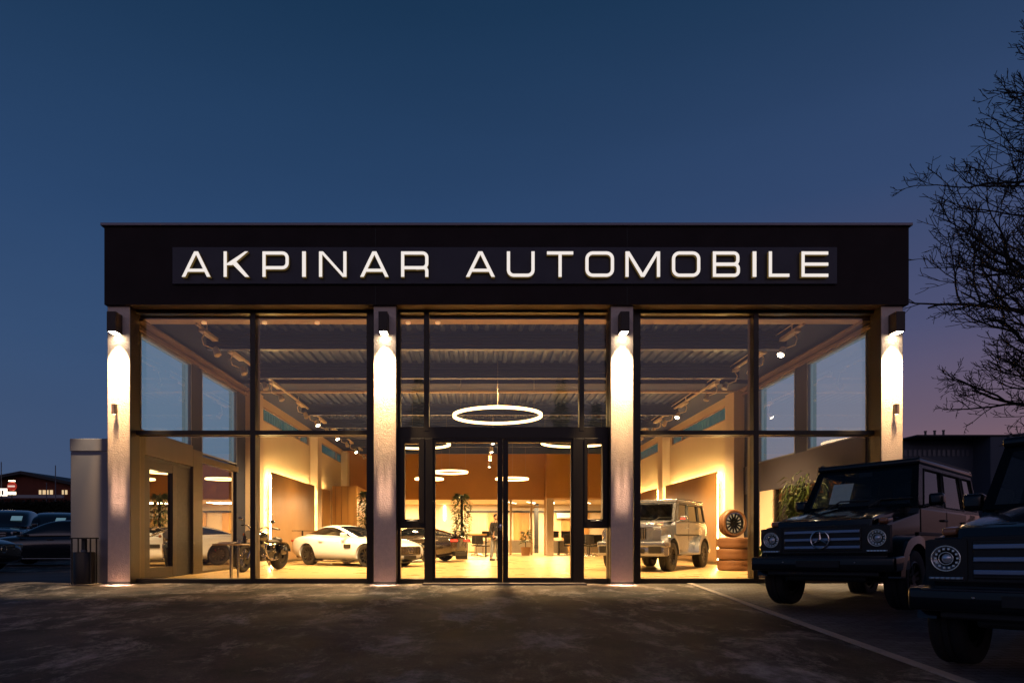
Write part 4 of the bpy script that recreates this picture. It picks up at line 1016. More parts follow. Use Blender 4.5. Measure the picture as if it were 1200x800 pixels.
def XY(px, base): Y = H*F/(base-VY); return ((px-VX)*Y/F, Y)
g = 'dark cars parked in the yard on the left'
saloon('low dark saloon with a red brake caliper parked left of the pale annex', paint_d, (FX(73, 21.6), 21.6, 0), math.radians(184), caliper=caliper_r)
for px, yy, yaw, lb in ((10, 26.0, -66, 'leftmost dark off-road wagon of the back row on the left'), (37, 30.0, -75, 'middle dark off-road wagon of the back row on the left, no price sheet'), (64, 28.5, -72, 'rightmost dark off-road wagon of the back row on the left, with price sheet')):
    suv(lb, paint_n, (FX(px, yy), yy, 0), math.radians(yaw), g, sheet=px != 37).scale = (1.05, 1.05, 1.15)
x, y = -12.75, 17.6
saloon('dark car mostly outside the left edge, only its front corner showing', paint_d, (-14.35, 16.9, 0), math.radians(-3))
# ------------------------------------------------------------------ motorcycle
def motorbike(loc, rz):
    t = thing('motorcycle', 'black cruiser motorcycle with chromed engine standing behind the left window mullion', 'motorcycle', loc, 0, None, (math.radians(-6), 0, rz)); t.scale = (1.0, 1.25, 1.12)
    R = .33
    for x, w_, nm in ((.82, .065, 'front'), (-.80, .11, 'rear')):
        w = sub('wheel', t, (x, 0, R)); MB().ring((0, 0, 0), R-w_, w_, 'y', 40, 12).build('tyre', tyre_m, w, 60)
        m = MB(); m.ring((0, 0, 0), R-w_*2+.01, .014, 'y', 36, 6); m.cyl((0, -.06, 0), (0, .06, 0), .035, n=12)
        for k in range(14): a = 2*PI*k/14; m.cyl((0, .03*(-1)**k, 0), ((R-w_*2)*math.cos(a), 0, (R-w_*2)*math.sin(a)), .006, n=5)
        m.build('rim', chrome, w, 60); MB().lathe([(.05, -.004), (.14, -.004), (.14, .004), (.05, .004)], c=(0, .08, 0), axis='y', closed=True).build('brake_disc', rim_k, w)
    for s in (-1, 1): MB().tube([(.82, s*.09, R), (.50, s*.09, .92)], .026, 10).build('fork', chrome, t, 60)
    arcp = lambda cx, r, a0, a1, n=10: [(cx + r*math.cos(math.radians(a0+(a1-a0)*i/n)), 0, R + r*math.sin(math.radians(a0+(a1-a0)*i/n))) for i in range(n+1)]
    for cx, a0, a1, w in ((.82, 40, 125, .06), (-.80, 25, 160, .11)):
        m = MB(); P = arcp(cx, R+.03, a0, a1); 
        for i in range(len(P)-1):
            a, b = Vector(P[i]), Vector(P[i+1]); o = Vector((0, w, 0)); m.poly([a-o, b-o, b+o, a+o])
        bmesh.ops.solidify(m.bm, geom=m.bm.faces[:], thickness=.01); m.build('mudguard', gloss_k, t, 60)
    m = MB(); m.ball((.18, 0, .80), (.30, .15, .13), 20, 12); tk = m.build('fuel_tank', gloss_k, t, 180); MB().cyl((.2, 0, .925), (.2, 0, .94), .035).build('filler_cap', chrome, tk)
    m = MB(); m.ball((-.35, 0, .70), (.27, .15, .055)); m.ball((-.62, 0, .74), (.14, .12, .07)); m.build('seat', seat_m, t, 180)
    m = MB(); m.box(-.28, .26, -.15, .15, .24, .50, .05, seg=3); m.box(-.36, -.1, -.12, .12, .42, .62, .04)
    m.cyl((0, .13, .38), (0, .20, .38), .10, n=24); m.cyl((0, -.13, .38), (0, -.20, .38), .10, n=24); e = m.build('engine', M('engine_metal', (.10, .095, .09), .3, .9), t, 40)
    Rb = random.Random(4); m = MB()
    for k in range(26):
        p = Vector((Rb.uniform(-.34, .30), Rb.choice((-1, 1))*Rb.uniform(.14, .19), Rb.uniform(.26, .62))); m.cyl(p, p+Vector((Rb.uniform(-.05, .05), Rb.uniform(-.03, .03), Rb.uniform(-.06, .06))), Rb.uniform(.010, .026), n=8)
    m.tube([(.2, .17, .66), (.24, .19, .5), (.1, .2, .33), (-.2, .19, .28), (-.36, .19, .3)], .02, 8); m.build('pipework', chrome, e, 50)
    m = MB(); m.ball((-.24, .13, .50), (.10, .04, .09)); m.box(-.74, -.48, .12, .22, .40, .62, .04); m.build('side_cover', gloss_k, t, 60)
    for a in (-22, 22):
        m = MB()
        for k in range(8): r = .085 if k % 2 == 0 else .068; d = Vector((math.sin(math.radians(a)), 0, math.cos(math.radians(a)))); p = Vector((.03, 0, .45)) + d*(k*.028); m.cyl(p, p+d*.018, r, n=18)
        m.build('cylinder', chrome_d if a > 0 else black_m, e, 40)
    for s, z in ((-1, .26), (-1, .36)):
        m = MB(); m.tube([(.12, -.12, .55), (.20, -.19, .45), (.12, -.20, z+.04), (-.3, -.20, z), (-1.0, -.21, z)], .032, 12); m.build('exhaust_pipe', chrome, t, 60)
    m = MB(); m.tube([(.50, 0, .88), (.10, 0, .66), (-.5, 0, .56), (-.80, 0, R)], .022, 8); m.tube([(.50, 0, .82), (.30, 0, .35), (-.2, 0, .26), (-.80, 0, R)], .022, 8); m.build('frame', black_m, t, 60)
    m = MB(); m.tube([(.26, -.40, 1.04), (.42, -.20, 1.05), (.50, -.05, .96), (.50, .05, .96), (.42, .20, 1.05), (.26, .40, 1.04)], .013, 8); hb = m.build('handlebar', chrome, t, 60)
    for s in (-1, 1):
        MB().cyl((.20, s*.46, 1.035), (.32, s*.33, 1.045), .02, n=10).build('grip', black_m, hb)
        m = MB(); m.tube([(.38, s*.27, 1.05), (.42, s*.36, 1.17)], .007, 6); m.ball((.42, s*.38, 1.20), (.015, .065, .04)); m.build('mirror', chrome, t, 60)
        MB().ball((.60, s*.16, .84), .032).build('indicator', amber, t, 60)
    m = MB(); m.cyl((.56, 0, .86), (.70, 0, .86), .09, .10, n=24); h = m.build('headlight', chrome, t, 40); MB().cyl((.70, 0, .86), (.706, 0, .86), .09, n=24).build('lens', M('head_lens', (.6, .6, .6), .1, .5), h)
    MB().tube([(0, .12, .26), (-.04, .24, .02)], .012, 6).build('side_stand', chrome_d, t)
motorbike((-5.78, 17.75, .0), math.radians(-106))

# ------------------------------------------------------------------ bistro table with brochures
t = thing('bistro_table', 'round bistro table on three chromed posts just inside the left window', 'table', (-5.12, 13.95, 0))
MB().lathe([(.0, .72), (.41, .72), (.425, .735), (.41, .75), (0, .75)], n=40).build('table_top', M('table_top', (.30, .20, .12), .3), t, 40)
for k in range(3): a = k*2*PI/3+.2; MB().cyl((.09*math.cos(a), .09*math.sin(a), .02), (.09*math.cos(a), .09*math.sin(a), .72), .022, n=14).build('leg', chrome, t, 40)
MB().lathe([(0, 0), (.22, 0), (.22, .012), (.04, .025), (0, .025)], n=32).build('base', chrome, t, 40)
t = thing('brochure_stack', 'stack of white brochures lying on the bistro table', 'brochures', (-5.25, 13.95, .751))
for k in range(5): MB().box(-.15, .15, -.105, .105, k*.008, k*.008+.006, mtx=Matrix.Rotation(rnd.uniform(-.3, .3), 4, 'Z')).build('brochure', paper_m, t)
t = thing('espresso_set', 'small black tray with cup and bottle on the bistro table', 'tray', (-4.93, 13.9, .751))
MB().box(-.13, .13, -.09, .09, 0, .012, .004).build('tray', black_m, t)
MB().lathe([(0, .012), (.03, .012), (.042, .075), (.038, .075), (.026, .02), (0, .02)], c=(-.05, 0, 0), n=20).build('cup', white_m, t, 40)
MB().lathe([(0, .012), (.035, .012), (.035, .14), (.014, .18), (.014, .22), (0, .22)], c=(.06, .01, 0), n=20).build('bottle', M('bottle_glass', (.03, .02, .01), .1), t, 40)

# ------------------------------------------------------------------ tyre stack
xs, ys_ = FX(859, 17.9), 17.9
lay = ['bottom', 'middle', 'top']
for k in range(3):
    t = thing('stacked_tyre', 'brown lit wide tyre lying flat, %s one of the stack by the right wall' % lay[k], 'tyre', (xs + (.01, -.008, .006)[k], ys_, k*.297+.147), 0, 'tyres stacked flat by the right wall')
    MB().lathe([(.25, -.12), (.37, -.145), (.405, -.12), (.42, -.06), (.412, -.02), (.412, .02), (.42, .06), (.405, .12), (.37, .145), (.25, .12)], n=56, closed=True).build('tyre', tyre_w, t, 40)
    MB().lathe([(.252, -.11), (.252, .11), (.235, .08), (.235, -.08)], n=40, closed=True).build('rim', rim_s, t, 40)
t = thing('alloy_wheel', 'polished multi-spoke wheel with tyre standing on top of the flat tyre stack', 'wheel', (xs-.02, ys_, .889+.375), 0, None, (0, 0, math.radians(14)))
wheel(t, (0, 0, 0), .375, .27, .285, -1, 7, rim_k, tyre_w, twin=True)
MB().lathe([(.288, -.125), (.262, -.13), (.262, -.10), (.288, -.10)], axis='y', n=48, closed=True).build('rim_lip', chrome, t, 40)
MB().cyl((0, -.035, 0), (0, -.03, 0), .262, n=40).build('backing_disc', M('glowing_disc', (.7, .6, .45), .5, emis=(1, .75, .4), es=.35), t, 40)  # disc glows on its own to brighten the gaps between spokes

# ------------------------------------------------------------------ plants
leafd = M('leaf_dark', (.030, .050, .012), .45, var=(8, .5)); leafl = M('leaf_fresh', (.10, .15, .03), .4, var=(6, .5), c2=(.04, .07, .015)); bark = M('bark', (.035, .027, .022), .85, var=(5, .4))
pot_k = M('planter_black', (.015, .014, .014), .4)
def column_plant(label, x, y, h, r, seed, base=.65):
    R_ = random.Random(seed); t = thing('column_plant', label, 'potted plant', (x, y, 0))
    MB().prism([(-.24, 0), (.24, 0), (.26, base), (-.26, base)], 'y', -.25, .25, .01).build('planter', pot_k, t)
    MB().cyl((0, 0, base-.02), (0, 0, h-.25), .06, .05, n=8).build('stem', bark, t)
    m = MB()
    for k in range(int(620*h/2.7)):
        z = base + (h-.3-base)*R_.random(); a = R_.uniform(0, 2*PI); rr_ = r*R_.uniform(.2, .85)
        p = (rr_*math.cos(a), rr_*math.sin(a), z); m.leaf(p, (math.cos(a), math.sin(a), R_.uniform(-.7, .5)), R_.uniform(.12, .22), R_.uniform(.05, .08), droop=.3)
    for k in range(130):
        a = R_.uniform(0, 2*PI); e = R_.uniform(.0, 1.2); m.leaf((.06*math.cos(a), .06*math.sin(a), h-.32+R_.random()*.12), (math.cos(a), math.sin(a), e), R_.uniform(.30, .46), .06, droop=.35)
    m.build('foliage', leafl if base < .7 else leafd, t)
    return t
column_plant('tall leafy column plant in a dark planter behind the dark sports car', FX(541, 27.5), 27.5, 2.75, .42, 3)
column_plant('leafy column plant by the timber box room, beside the second column', FX(430, 28), 28, 2.9, .42, 5)
# reed-like plant inside the right window
R_ = random.Random(11)
t = thing('arching_palm', 'tall plant with long drooping green leaves inside the right corner window', 'potted plant', (FX(946, 14.7), 14.7, 0))
MB().lathe([(0, 0), (.20, 0), (.26, .45), (.23, .45), (.21, .40), (0, .40)], n=28).build('planter', pot_k, t, 40)
m = MB(); lm = MB()
for k in range(26):
    a = R_.uniform(0, 2*PI); h = R_.uniform(1.4, 2.45); s_ = R_.uniform(.1, .42); top = Vector((s_*math.cos(a), s_*math.sin(a), h))
    P_ = [Vector((.1*math.cos(a), .1*math.sin(a), .4)).lerp(top, q) for q in (0, .35, .7, 1)]; m.tube(P_, .008, 5)
    for q in range(26):
        b = a + R_.uniform(-1.4, 1.4); z0 = P_[1].lerp(top, R_.random()**.6); lm.leaf(z0, (math.cos(b), math.sin(b), R_.uniform(-.5, .5)), R_.uniform(.24, .46), .032, droop=R_.uniform(.4, .9))
m.build('stem', bark, t); lm.build('foliage', leafl, t)
t = thing('broad_leaf_plant', 'small broad leaved plant on the floor left of the parked black off-roader', 'potted plant', (FX(893, 14.0), 14.0, 0))
MB().lathe([(0, 0), (.13, 0), (.16, .26), (.14, .26), (.13, .22), (0, .22)], n=24).build('planter', M('planter_grey', (.1, .1, .1), .5), t, 40)
m = MB()
for k in range(46):
    a = R_.uniform(0, 2*PI); m.leaf((.04*math.cos(a), .04*math.sin(a), .25+R_.random()*.35), (math.cos(a), math.sin(a), R_.uniform(.3, 1.8)), R_.uniform(.22, .36), .09, droop=.25)
m.build('foliage', leafl, t)
t = thing('office_plant', 'leafy potted plant on the office floor between the oak posts', 'potted plant', (FX(616, 33.2), 33.2, 0))
MB().lathe([(0, 0), (.2, 0), (.26, .42), (.22, .42), (.2, .36), (0, .36)], n=24).build('planter', M('planter_basket', (.25, .13, .05), .7), t, 40)
MB().cyl((0, 0, .36), (0, 0, 1.0), .02, n=6).build('stem', bark, t); m = MB()
for k in range(70):
    a = R_.uniform(0, 2*PI); m.leaf((.1*math.cos(a), .1*math.sin(a), .6+R_.random()*.6), (math.cos(a), math.sin(a), R_.uniform(-.2, 1)), R_.uniform(.2, .34), .10, droop=.3)
m.build('foliage', leafl, t)

# ------------------------------------------------------------------ office furniture
def desk(label, x, y, w, front=True):
    t = thing('office_desk', label, 'desk', (x, y, 0), 0, 'desks in the rear office')
    MB().box(-w/2, w/2, -.4, .4, .71, .75, .004).build('table_top', white_m, t)
    for s in (-1, 1): MB().box(*sorted((s*w/2, s*(w/2-.05))), -.38, .38, 0, .709).build('leg', white_m if front else black_m, t)
    if front: MB().box(-w/2+.055, w/2-.055, -.36, -.34, .08, .705).build('front_panel', white_m, t)
def chair(label, x, y, rz):
    t = thing('office_chair', label, 'office chair', (x, y, 0), rz, 'black office chairs')
    MB().box(-.24, .24, -.24, .24, .46, .53, .03).build('seat', black_m, t, 50)
    MB().box(-.22, .22, .20, .25, .60, 1.08, .02, mtx=Matrix.Rotation(-.12, 4, 'X')).build('backrest', black_m, t, 50)
    MB().cyl((0, 0, .08), (0, 0, .46), .025, n=10).build('gas_lift', chrome, t); m = MB()
    for k in range(5): a = k*2*PI/5; m.cyl((0, 0, .09), (.28*math.cos(a), .28*math.sin(a), .05), .018, n=6); m.ball((.28*math.cos(a), .28*math.sin(a), .03), .03, 8, 6)
    m.build('base', chrome, t)
    for s in (-1, 1): MB().tube([(s*.24, .1, .5), (s*.29, .08, .68), (s*.29, -.15, .69)], .014, 6).build('armrest', black_m, t)
def monitor(label, x, y, rz=0):
    t = thing('computer_screen', label, 'screen', (x, y, .752), rz, 'screens on the office desks')
    MB().box(-.28, .28, -.015, .015, .14, .48, .008).build('display', black_m, t); MB().cyl((0, .03, 0), (0, .03, .2), .018, n=8).build('stand', chrome_d, t); MB().box(-.1, .1, -.07, .09, 0, .012).build('base', chrome_d, t)
desk('white fronted desk left of the first oak post, behind the person', FX(577, 35), 35, 1.9)
desk('white counter between the left oak posts', FX(604, 35.6), 35.6, 1.8)
desk('white desk front right of the white column', FX(654, 34.5), 34.5, .9)
desk('dark legged desk at the right of the office', FX(672, 34.2), 34.2, 1.6, False)
desk('white desk seen through the right sidelight', FX(690, 35.5), 35.5, 1.4)
for px, y, a, lb in ((558, 33.2, 0, 'black office chair with its back to us beside the tall column plant'), (566, 31.8, .6, 'black office chair left of the standing person'), (668, 33.0, .2, 'black office chair just right of the white column'), (686, 33.2, -.3, 'left black office chair seen through the right sidelight'), (693, 31.5, .1, 'front black office chair seen through the right sidelight'), (702, 34, 0, 'rightmost black office chair, behind the silver off-roader')):
    chair(lb, FX(px, y), y, a)
monitor('black screen on the white fronted desk behind the person', FX(571, 35), 35); monitor('black screen on the white desk right of the column', FX(648.5, 34.5), 34.5); monitor('black screen on the dark legged desk', FX(664, 34.3), 34.3)
t = thing('counter', 'dark open shelf frame beside the column plant', 'shelf', (FX(560, 30.5), 30.5, 0)); MB().box(-.55, .4, -.2, .2, .98, 1.06, .01).build('table_top', wood_m, t); MB().box(.33, .4, -.19, .19, 0, .979).build('leg', black_m, t); MB().box(-.55, -.48, -.19, .19, 0, .979).build('leg', black_m, t)
t = thing('air_conditioner', 'white wall mounted air conditioning unit at the rear right', 'air conditioner', (FX(663, 38.8), 38.76, 2.0)); MB().box(-.55, .55, -.2, .0, 0, .32, .03).build('housing', white_m, t, 50); MB().box(-.5, .5, -.206, -.2, .03, .06).build('vent', black_m, t)

# ------------------------------------------------------------------ a person in the showroom
def person(x, y, rz):
    t = thing('person', 'person in a dark jacket and pale trousers standing beside the middle door stile', 'person', (x, y, 0), rz)
    def skin(name, pts, edges, rad, mat, root=0):
        me = bpy.data.meshes.new(name); me.from_pydata(pts, edges, []); o = bpy.data.objects.new(name, me); COL.objects.link(o)
        o.modifiers.new('k', 'SKIN'); sv = me.skin_vertices[0].data
        for i, r in enumerate(rad): sv[i].radius = r if hasattr(r, '__len__') else (r, r)
        sv[root].use_root = True; md = o.modifiers.new('s', 'SUBSURF'); md.levels = 2
        q = evaluated(o); drop(o); q.materials.clear(); q.materials.append(mat); q.shade_smooth(); n = bpy.data.objects.new(name, q); COL.objects.link(n); n.parent = t; return n
    skinm = M('skin', (.45, .26, .17), .5); jk = M('dark_jacket', (.015, .014, .016), .7); tr = M('pale_trousers', (.30, .33, .38), .8)
    # whole body
    P_ = [(0, 0, .95), (0, 0, 1.15), (0, 0, 1.38), (0, -.01, 1.50), (0, -.02, 1.60),
          (.18, 0, 1.42), (.24, .02, 1.15), (.25, -.08, .92), (.25, -.12, .82), (-.18, 0, 1.42), (-.24, .02, 1.15), (-.22, -.14, .95), (-.20, -.2, .86),
          (.10, 0, .88), (.11, -.01, .50), (.11, .02, .10), (.12, -.13, .04), (-.10, 0, .88), (-.12, .03, .50), (-.14, .10, .10), (-.14, -.05, .04)]
    E_ = [(0, 1), (1, 2), (2, 3), (3, 4), (2, 5), (5, 6), (6, 7), (7, 8), (2, 9), (9, 10), (10, 11), (11, 12), (0, 13), (13, 14), (14, 15), (15, 16), (0, 17), (17, 18), (18, 19), (19, 20)]
    rd = [(.15, .11), (.135, .10), (.16, .11), .055, .05, .06, .045, .033, .03, .06, .045, .033, .03, .09, .06, .042, .036, .09, .06, .042, .036]
    skin('body', P_, E_, rd, skinm)
    skin('jacket', [P_[i] for i in (0, 1, 2, 5, 6, 7, 9, 10, 11)] + [(0, 0, .86), (0, -.01, 1.47)], [(0, 1), (1, 2), (2, 3), (3, 4), (4, 5), (2, 6), (6, 7), (7, 8), (0, 9), (2, 10)], [(.17, .13), (.155, .12), (.18, .13), .075, .06, .045, .075, .06, .045, (.17, .13), (.075, .075)], jk)
    skin('trousers', [P_[i] for i in (0, 13, 14, 15, 17, 18, 19)], [(0, 1), (1, 2), (2, 3), (0, 4), (4, 5), (5, 6)], [(.16, .12), .105, .075, .06, .105, .075, .06], tr)
    hd = MB(); hd.ball((0, -.03, 1.67), (.076, .095, .115), 20, 14); hd.ball((0, -.125, 1.655), (.014, .02, .022), 8, 6)
    for s in (-1, 1): hd.ball((s*.077, -.02, 1.665), (.012, .022, .03), 8, 6)
    hd.build('head', skinm, t, 180)
    m = MB(); m.ball((0, -.012, 1.70), (.086, .10, .105), 20, 12); m.build('hair', M('dark_hair', (.02, .012, .008), .7), t, 180)
    m = MB()
    for s in (-1, 1): m.ball((s*.028, -.118, 1.68), .010, 8, 6)
    m.build('eyes', black_m, t)
    for hx, hy, hz in ((.25, -.12, .82), (-.20, -.2, .86)):
        for k in range(4): skin('finger', [(hx+(k-1.5)*.017, hy-.01, hz-.02), (hx+(k-1.5)*.018, hy-.03, hz-.07), (hx+(k-1.5)*.018, hy-.02, hz-.10+.005*abs(k-1.4))], [(0, 1), (1, 2)], [.009, .008, .007], skinm)
    for px in (.12, -.14):
        MB().box(px-.05, px+.05, (-.2 if px > 0 else -.12), (.06 if px > 0 else .14), 0, .08, .03, seg=3).build('shoe', black_m, t, 60)
person(.68, 25.6, math.radians(35))

# ------------------------------------------------------------------ outside: bin, poles, buildings, hedge
t = thing('litter_bin', 'black cylindrical litter bin with a raised roof in front of the pale annex', 'litter bin', (FX(102, 12.75), 12.66, gz(12.66)-.004))
MB().lathe([(0, .02), (.17, .02), (.185, .03), (.185, .60), (.175, .62), (0, .62)], n=36).build('bin_body', M('bin_black', (.012, .010, .011), .35, .4), t, 40)
MB().box(-.19, .19, -.16, .16, .87, .895, .006).build('bin_roof', black_m, t)
for sx in (-1, 1):
    for sy in (-1, 1): MB().box(sx*.175-.01, sx*.175+.01, sy*.10-.01, sy*.10+.01, 0, .869).build('post', black_m, t)
MB().box(-.035, .035, -.035, .035, .62, .869).build('post', black_m, t); MB().lathe([(0, .62), (.05, .62), (.06, .66), (.0, .665)], n=20).build('ash_tray', chrome, t, 40)
MB().box(-.22, .22, -.2, .2, 0, .012).build('base', M('bin_plate', (.3, .25, .2), .6), t)

brick = M('red_brick', (.16, .040, .022), .85, var=(2, .3)); roofd = M('dark_roof', (.02, .02, .026), .6); win_on = emission('lit_window', (1, .72, .38), .7)
Y0 = 62
def X0(px, Y=Y0): return FX(px, Y)
t = thing('red_brick_hall', 'low red brick hall with a shallow gable roof and lit windows far left', 'building', (0, 0, 0))
zl, zr_, ze = FZ(559, Y0), FZ(555.5, Y0), FZ(567.5, Y0)
MB().prism([(X0(-60), 0), (X0(84), 0), (X0(84), ze), (X0(30), zr_), (X0(-60), FZ(560, Y0)-1)], 'y', Y0, Y0+14).build('wall', brick, t)
m = MB(); m.prism([(X0(86), ze-.05), (X0(86), ze+.22), (X0(30), zr_+.25), (X0(-60), FZ(560, Y0)-.75), (X0(-60), FZ(560, Y0)-1.0), (X0(30), zr_-.02)], 'y', Y0-.7, Y0+14.3); m.build('roof', roofd, t)
for a, b in ((46, 53.5), (54.5, 62), (73, 79)):
    w = MB().box(X0(a), X0(b), Y0-.06, Y0+.02, FZ(579, Y0), FZ(574, Y0)).build('window', win_on, t)
    MB().box(X0((a+b)/2)-.05, X0((a+b)/2)+.05, Y0-.08, Y0-.05, FZ(579, Y0), FZ(574, Y0)).build('mullion', roofd, w)
MB().box(X0(0), X0(83), Y0-1.2, Y0-1.0, FZ(584, Y0), FZ(580.5, Y0)).build('canopy', M('pale_canopy', (.3, .3, .33), .6), t)
t = thing('round_sign', 'round red sign with a pale band standing before the brick hall', 'sign', (X0(14, 50), 50, 0))
zc = FZ(569.5, 50); MB().cyl((0, -.06, zc), (0, .06, zc), .33*1.0, n=32).build('disc', emission('sign_red', (.5, .04, .02), .5), t, 40)
MB().box(-.26, .26, -.08, -.062, zc-.06, zc+.06).build('band', emission('sign_pale', (1, .75, .6), .7), t); MB().cyl((0, 0, 0), (0, 0, zc-.3), .05, n=8).build('pole', roofd, t)
MB().box(-.2, .2, -.1, .1, zc+.36, zc+.44).build('lamp', emission('sign_lamp', (1, .8, .5), 4), t)
MB().box(-.24, .24, -.1, .1, zc-.62, zc-.42).build('lamp', emission('sign_lamp', (1, .8, .5), 4), t)
t = thing('lit_billboard', 'bright white lit panel at the left edge before the brick hall', 'sign', (X0(2, 50), 50, 0))
MB().box(-.55, .4, -.05, .05, FZ(581, 50), FZ(572, 50), .02).build('panel', emission('panel_white', (1, .85, .7), 1.6), t); MB().cyl((0, 0, 0), (0, 0, FZ(580, 50)), .06, n=8).build('pole', roofd, t)
for k in range(3): MB().box(-.4+k*.22, -.28+k*.22, -.06, -.051, FZ(579.5, 50), FZ(574.5, 50)).build('panel_mark', roofd, t)
for px, top, Y, lb in ((65, 545, 48, 'thin grey mast in front of the brick hall'), (54.5, 565, 50, 'short thin post in front of the lit windows of the brick hall'), (1.5, 541, 50, 'thin mast at the left edge of the picture')):
    t = thing('mast', lb, 'mast', (FX(px, Y), Y, 0)); MB().cyl((0, 0, 0), (0, 0, FZ(top, Y)), .045, .03, n=8).build('pole', M('mast_grey', (.12, .12, .14), .5), t); MB().cyl((0, 0, 0), (0, 0, .15), .12, n=10).build('base', roofd, t)
# dark clipped hedge behind the left cars
h = thing('hedge', 'dark clipped hedge behind the cars on the left', 'hedge', (0, 0, 0)); m = MB(); Rh = random.Random(2)
Yh = 42; zt_ = FZ(585.5, Yh)
m2 = MB().box(FX(-70, Yh), FX(100, Yh), Yh+.15, Yh+1.0, 0, zt_-.12); m2.build('branches', M('hedge_core', (.006, .008, .006), .9), h)
for k in range(9000):
    p = (Rh.uniform(FX(-60, Yh), FX(98, Yh)), Yh + Rh.uniform(0, .25), Rh.uniform(.05, zt_)); m.leaf(p, (Rh.uniform(-1, 1), -1, Rh.uniform(-1, 1)), .16, .10)
m.build('foliage', M('hedge_leaf', (.015, .022, .010), .6), h)
# flat roofed commercial building and chimneys on the right
Yr = 58
t = thing('flat_roofed_hall', 'dark flat roofed commercial hall behind the parked off-roaders', 'building', (0, 0, 0))
cl = M('hall_cladding', (.06, .075, .11), .7, var=(.3, .2)); 
MB().box(FX(1056, Yr), FX(1140, Yr), Yr, Yr+20, 0, FZ(516, Yr)).build('wall', cl, t)
MB().box(FX(1140, Yr), FX(1330, Yr), Yr-2, Yr+20, 0, FZ(515, Yr)).build('wall', cl, t)
MB().box(FX(1056, Yr), FX(1330, Yr), Yr-2.1, Yr+20, FZ(515, Yr)+.005, FZ(513.5, Yr)).build('roof', roofd, t)
MB().prism([(FX(1152, Yr), FZ(513.4, Yr)), (FX(1330, Yr), FZ(513.4, Yr)), (FX(1330, Yr), FZ(492, Yr)), (FX(1200, Yr), FZ(505, Yr))], 'y', Yr+2, Yr+18).build('upper_storey', cl, t)
for k in range(14):
    a = 1059+k*5.6; w = MB().box(FX(a, Yr), FX(a+3.2, Yr), Yr-.06, Yr, FZ(534, Yr), FZ(527, Yr)).build('window', M('pale_window', (.10, .11, .15), .3), t)
for px, top in ((1093.5, 504), (1104.5, 503.5), (1115, 503)):
    t = thing('flue_pipe', 'grey flue pipe on the flat roofed hall, %s of the three' % {1093.5: 'leftmost', 1104.5: 'middle', 1115: 'rightmost'}[px], 'chimney', (FX(px, Yr), Yr+1, FZ(513.5, Yr)+.01), 0, 'flue pipes on the flat roofed hall')
    MB().cyl((0, 0, 0), (0, 0, FZ(top, Yr)-FZ(513.5, Yr)), .09, n=12).build('pipe', M('flue_metal', (.08, .075, .08), .4, .6), t); MB().cyl((0, 0, FZ(top, Yr)-FZ(513.5, Yr)), (0, 0, FZ(top, Yr)-FZ(513.5, Yr)+.1), .12, n=12).build('cowl', M('flue_metal', (.08, .075, .08), .4, .6), t)

# ------------------------------------------------------------------ bare tree at the right
def bare_tree(label, x, y, height, seed, bias):
    Rt = random.Random(seed); t = thing('bare_tree', label, 'tree', (x, y, -.05))
    trunk, limbs, twigs = MB(), MB(), MB(); cnt = [0]
    def grow(p, d, L, r, depth):
        n = max(3, int(L/.28)); P_ = [p.copy()]; q = p.copy(); dd = d.copy()
        for i in range(n):
            dd = (dd + Vector((Rt.gauss(0, .17), Rt.gauss(0, .17), Rt.gauss(.05, .12)))).normalized(); q = q + dd*(L/n); P_.append(q.copy())
        tgt = limbs if depth <= 1 else twigs
        tgt.tube(P_, r, 6 if depth <= 1 else 4 if depth == 2 else 3, r2=max(.0075, r*.35)); cnt[0] += 1
        if depth >= 4 or L < .22: return
        k = {0: 8, 1: 6, 2: 4, 3: 2}[depth]
        for i in range(k):
            f = .18 + .80*(i+Rt.random()*.6)/k; f = min(f, .98); a = P_[min(int(f*n), n-1)].lerp(P_[min(int(f*n)+1, n)], f*n-int(f*n)) if f*n < n else P_[-1]
            j = min(int(f*n), n-1); base = (P_[j+1]-P_[j]).normalized(); side = base.cross(Vector((Rt.gauss(0, 1), Rt.gauss(0, 1), Rt.gauss(0, 1)))).normalized()
            ang = math.radians(Rt.uniform(28, 58)); nd = (base*math.cos(ang) + side*math.sin(ang) + Vector((0, 0, .12))).normalized()
            grow(a, nd, L*(.62-.28*f)*Rt.uniform(.75, 1.25) , max(.0095, r*.55*(1-.4*f)), depth+1)
    T = [Vector((0, 0, 0))]
    for i in range(14): T.append(T[-1] + Vector((Rt.gauss(0, .10), Rt.gauss(0, .08), height/14)))
    trunk.tube(T, .30, 12, r2=.04); trunk.build('trunk', bark, t, 60)
    for i in range(18):
        z = 3.4 + (height-5.0)*i/17; j = min(int(z/height*14), 13); p = T[j].lerp(T[j+1], .5); a = PI + Rt.uniform(-1.1, 1.1) if i % 4 != 3 else Rt.uniform(-1.2, 1.2)
        L = (5.0 - 3.2*((z-6.5)/height)**2*2.4) if z > 6.5 else 3.6 + .2*z; L = max(1.2, L)*Rt.uniform(.85, 1.08)
        grow(p, Vector((math.cos(a), math.sin(a), .30 + .5*z/height)).normalized(), L, .105 - .055*z/height, 0)
    lm_ = limbs.build('limb', bark, t, 60); tw = twigs.build('crown', bark, t, 60)
    return cnt[0]
print('branches', bare_tree('bare leafless tree at the right edge, its twigs reaching over the parked off-roaders', 16.8, 17.0, 13.2, 21, -1))
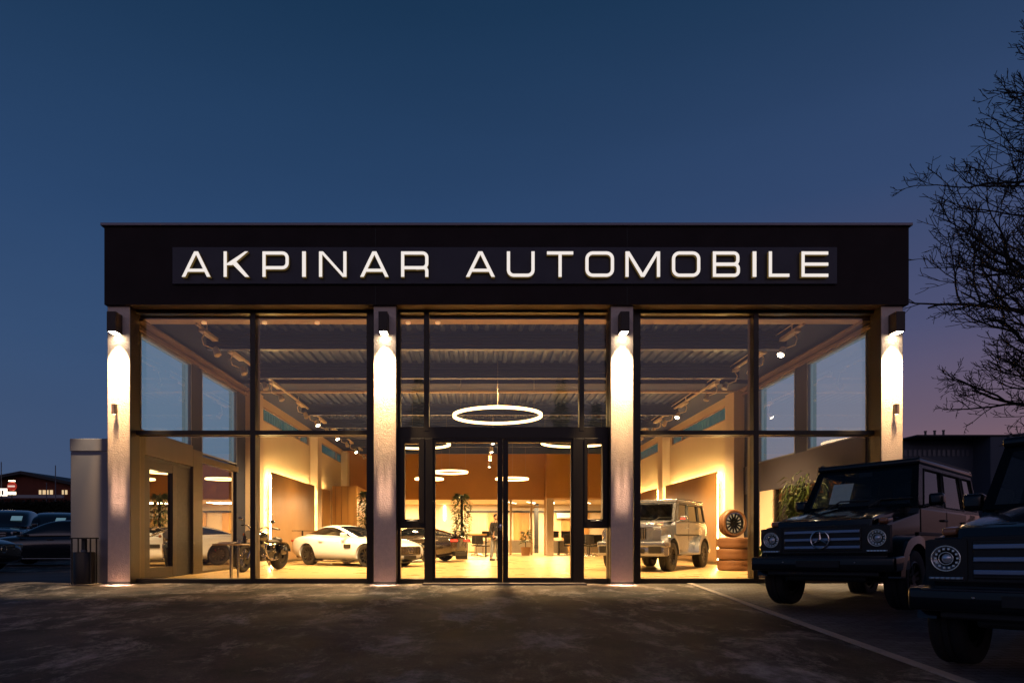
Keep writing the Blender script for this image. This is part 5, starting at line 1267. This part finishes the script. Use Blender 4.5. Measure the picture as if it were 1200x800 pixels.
# conifers behind the viewer, seen mirrored in the glass
def conifer(label, x, y, h, seed):
    Rc = random.Random(seed); t = thing('conifer_tree', label, 'tree', (x, y, -.5)); MB().cyl((0, 0, 0), (0, 0, h*.95), .18, .02, n=8).build('trunk', bark, t); m = MB()
    for k in range(5200):
        f = Rc.random()**.7; z = h*(1-f)*.92+h*.08; lay_ = .72 + .28*math.sin(z*5.5+seed); r = (f*1.9+.1)*lay_*Rc.random()**.4; a = Rc.uniform(0, 2*PI)
        m.leaf((r*math.cos(a), r*math.sin(a), z-.12*r), (math.cos(a), math.sin(a), -.25), Rc.uniform(.2, .38), .10)
    m.build('crown', M('conifer_needles', (.008, .012, .007), .8), t)
conifer('dark conifer mirrored in the upper glass left of the ring lamp', -3.6, -14.5, 11.2, 1)
conifer('dark conifer mirrored in the upper glass right of the ring lamp', 5.2, -15.5, 11.4, 2)
conifer('smallest dark conifer, mirrored in the glass right of the entrance', 7.6, -16.5, 10.0, 4)
cam = bpy.data.cameras.new('Camera'); co = bpy.data.objects.new('Camera', cam); COL.objects.link(co)
co.location = (0, 0, H); co.rotation_euler = (PI/2, 0, 0)
cam.sensor_width = 36; cam.lens = F/1200*36; cam.shift_x = (600-VX)/1200; cam.shift_y = (VY-400)/1200; cam.clip_end = 2000; cam.clip_start = .05
scene.camera = co
sun = light('SUN', 'afterglow_sun', (30, 60, 10), .012, (1, .55, .35), size=math.radians(14))
sun.rotation_euler = Vector((-.62, -.78, -.08)).to_track_quat('-Z', 'Y').to_euler()
scene.view_settings.view_transform = 'Standard'; scene.view_settings.look = 'None'; scene.view_settings.exposure = 0
scene.render.engine = 'CYCLES'
cy = scene.cycles; cy.use_denoising = True
try: cy.denoiser = 'OPENIMAGEDENOISE'
except Exception: pass
cy.max_bounces = 7; cy.diffuse_bounces = 3; cy.glossy_bounces = 4; cy.transparent_max_bounces = 16; cy.transmission_bounces = 4
cy.sample_clamp_indirect = 4; cy.caustics_reflective = False; cy.caustics_refractive = False
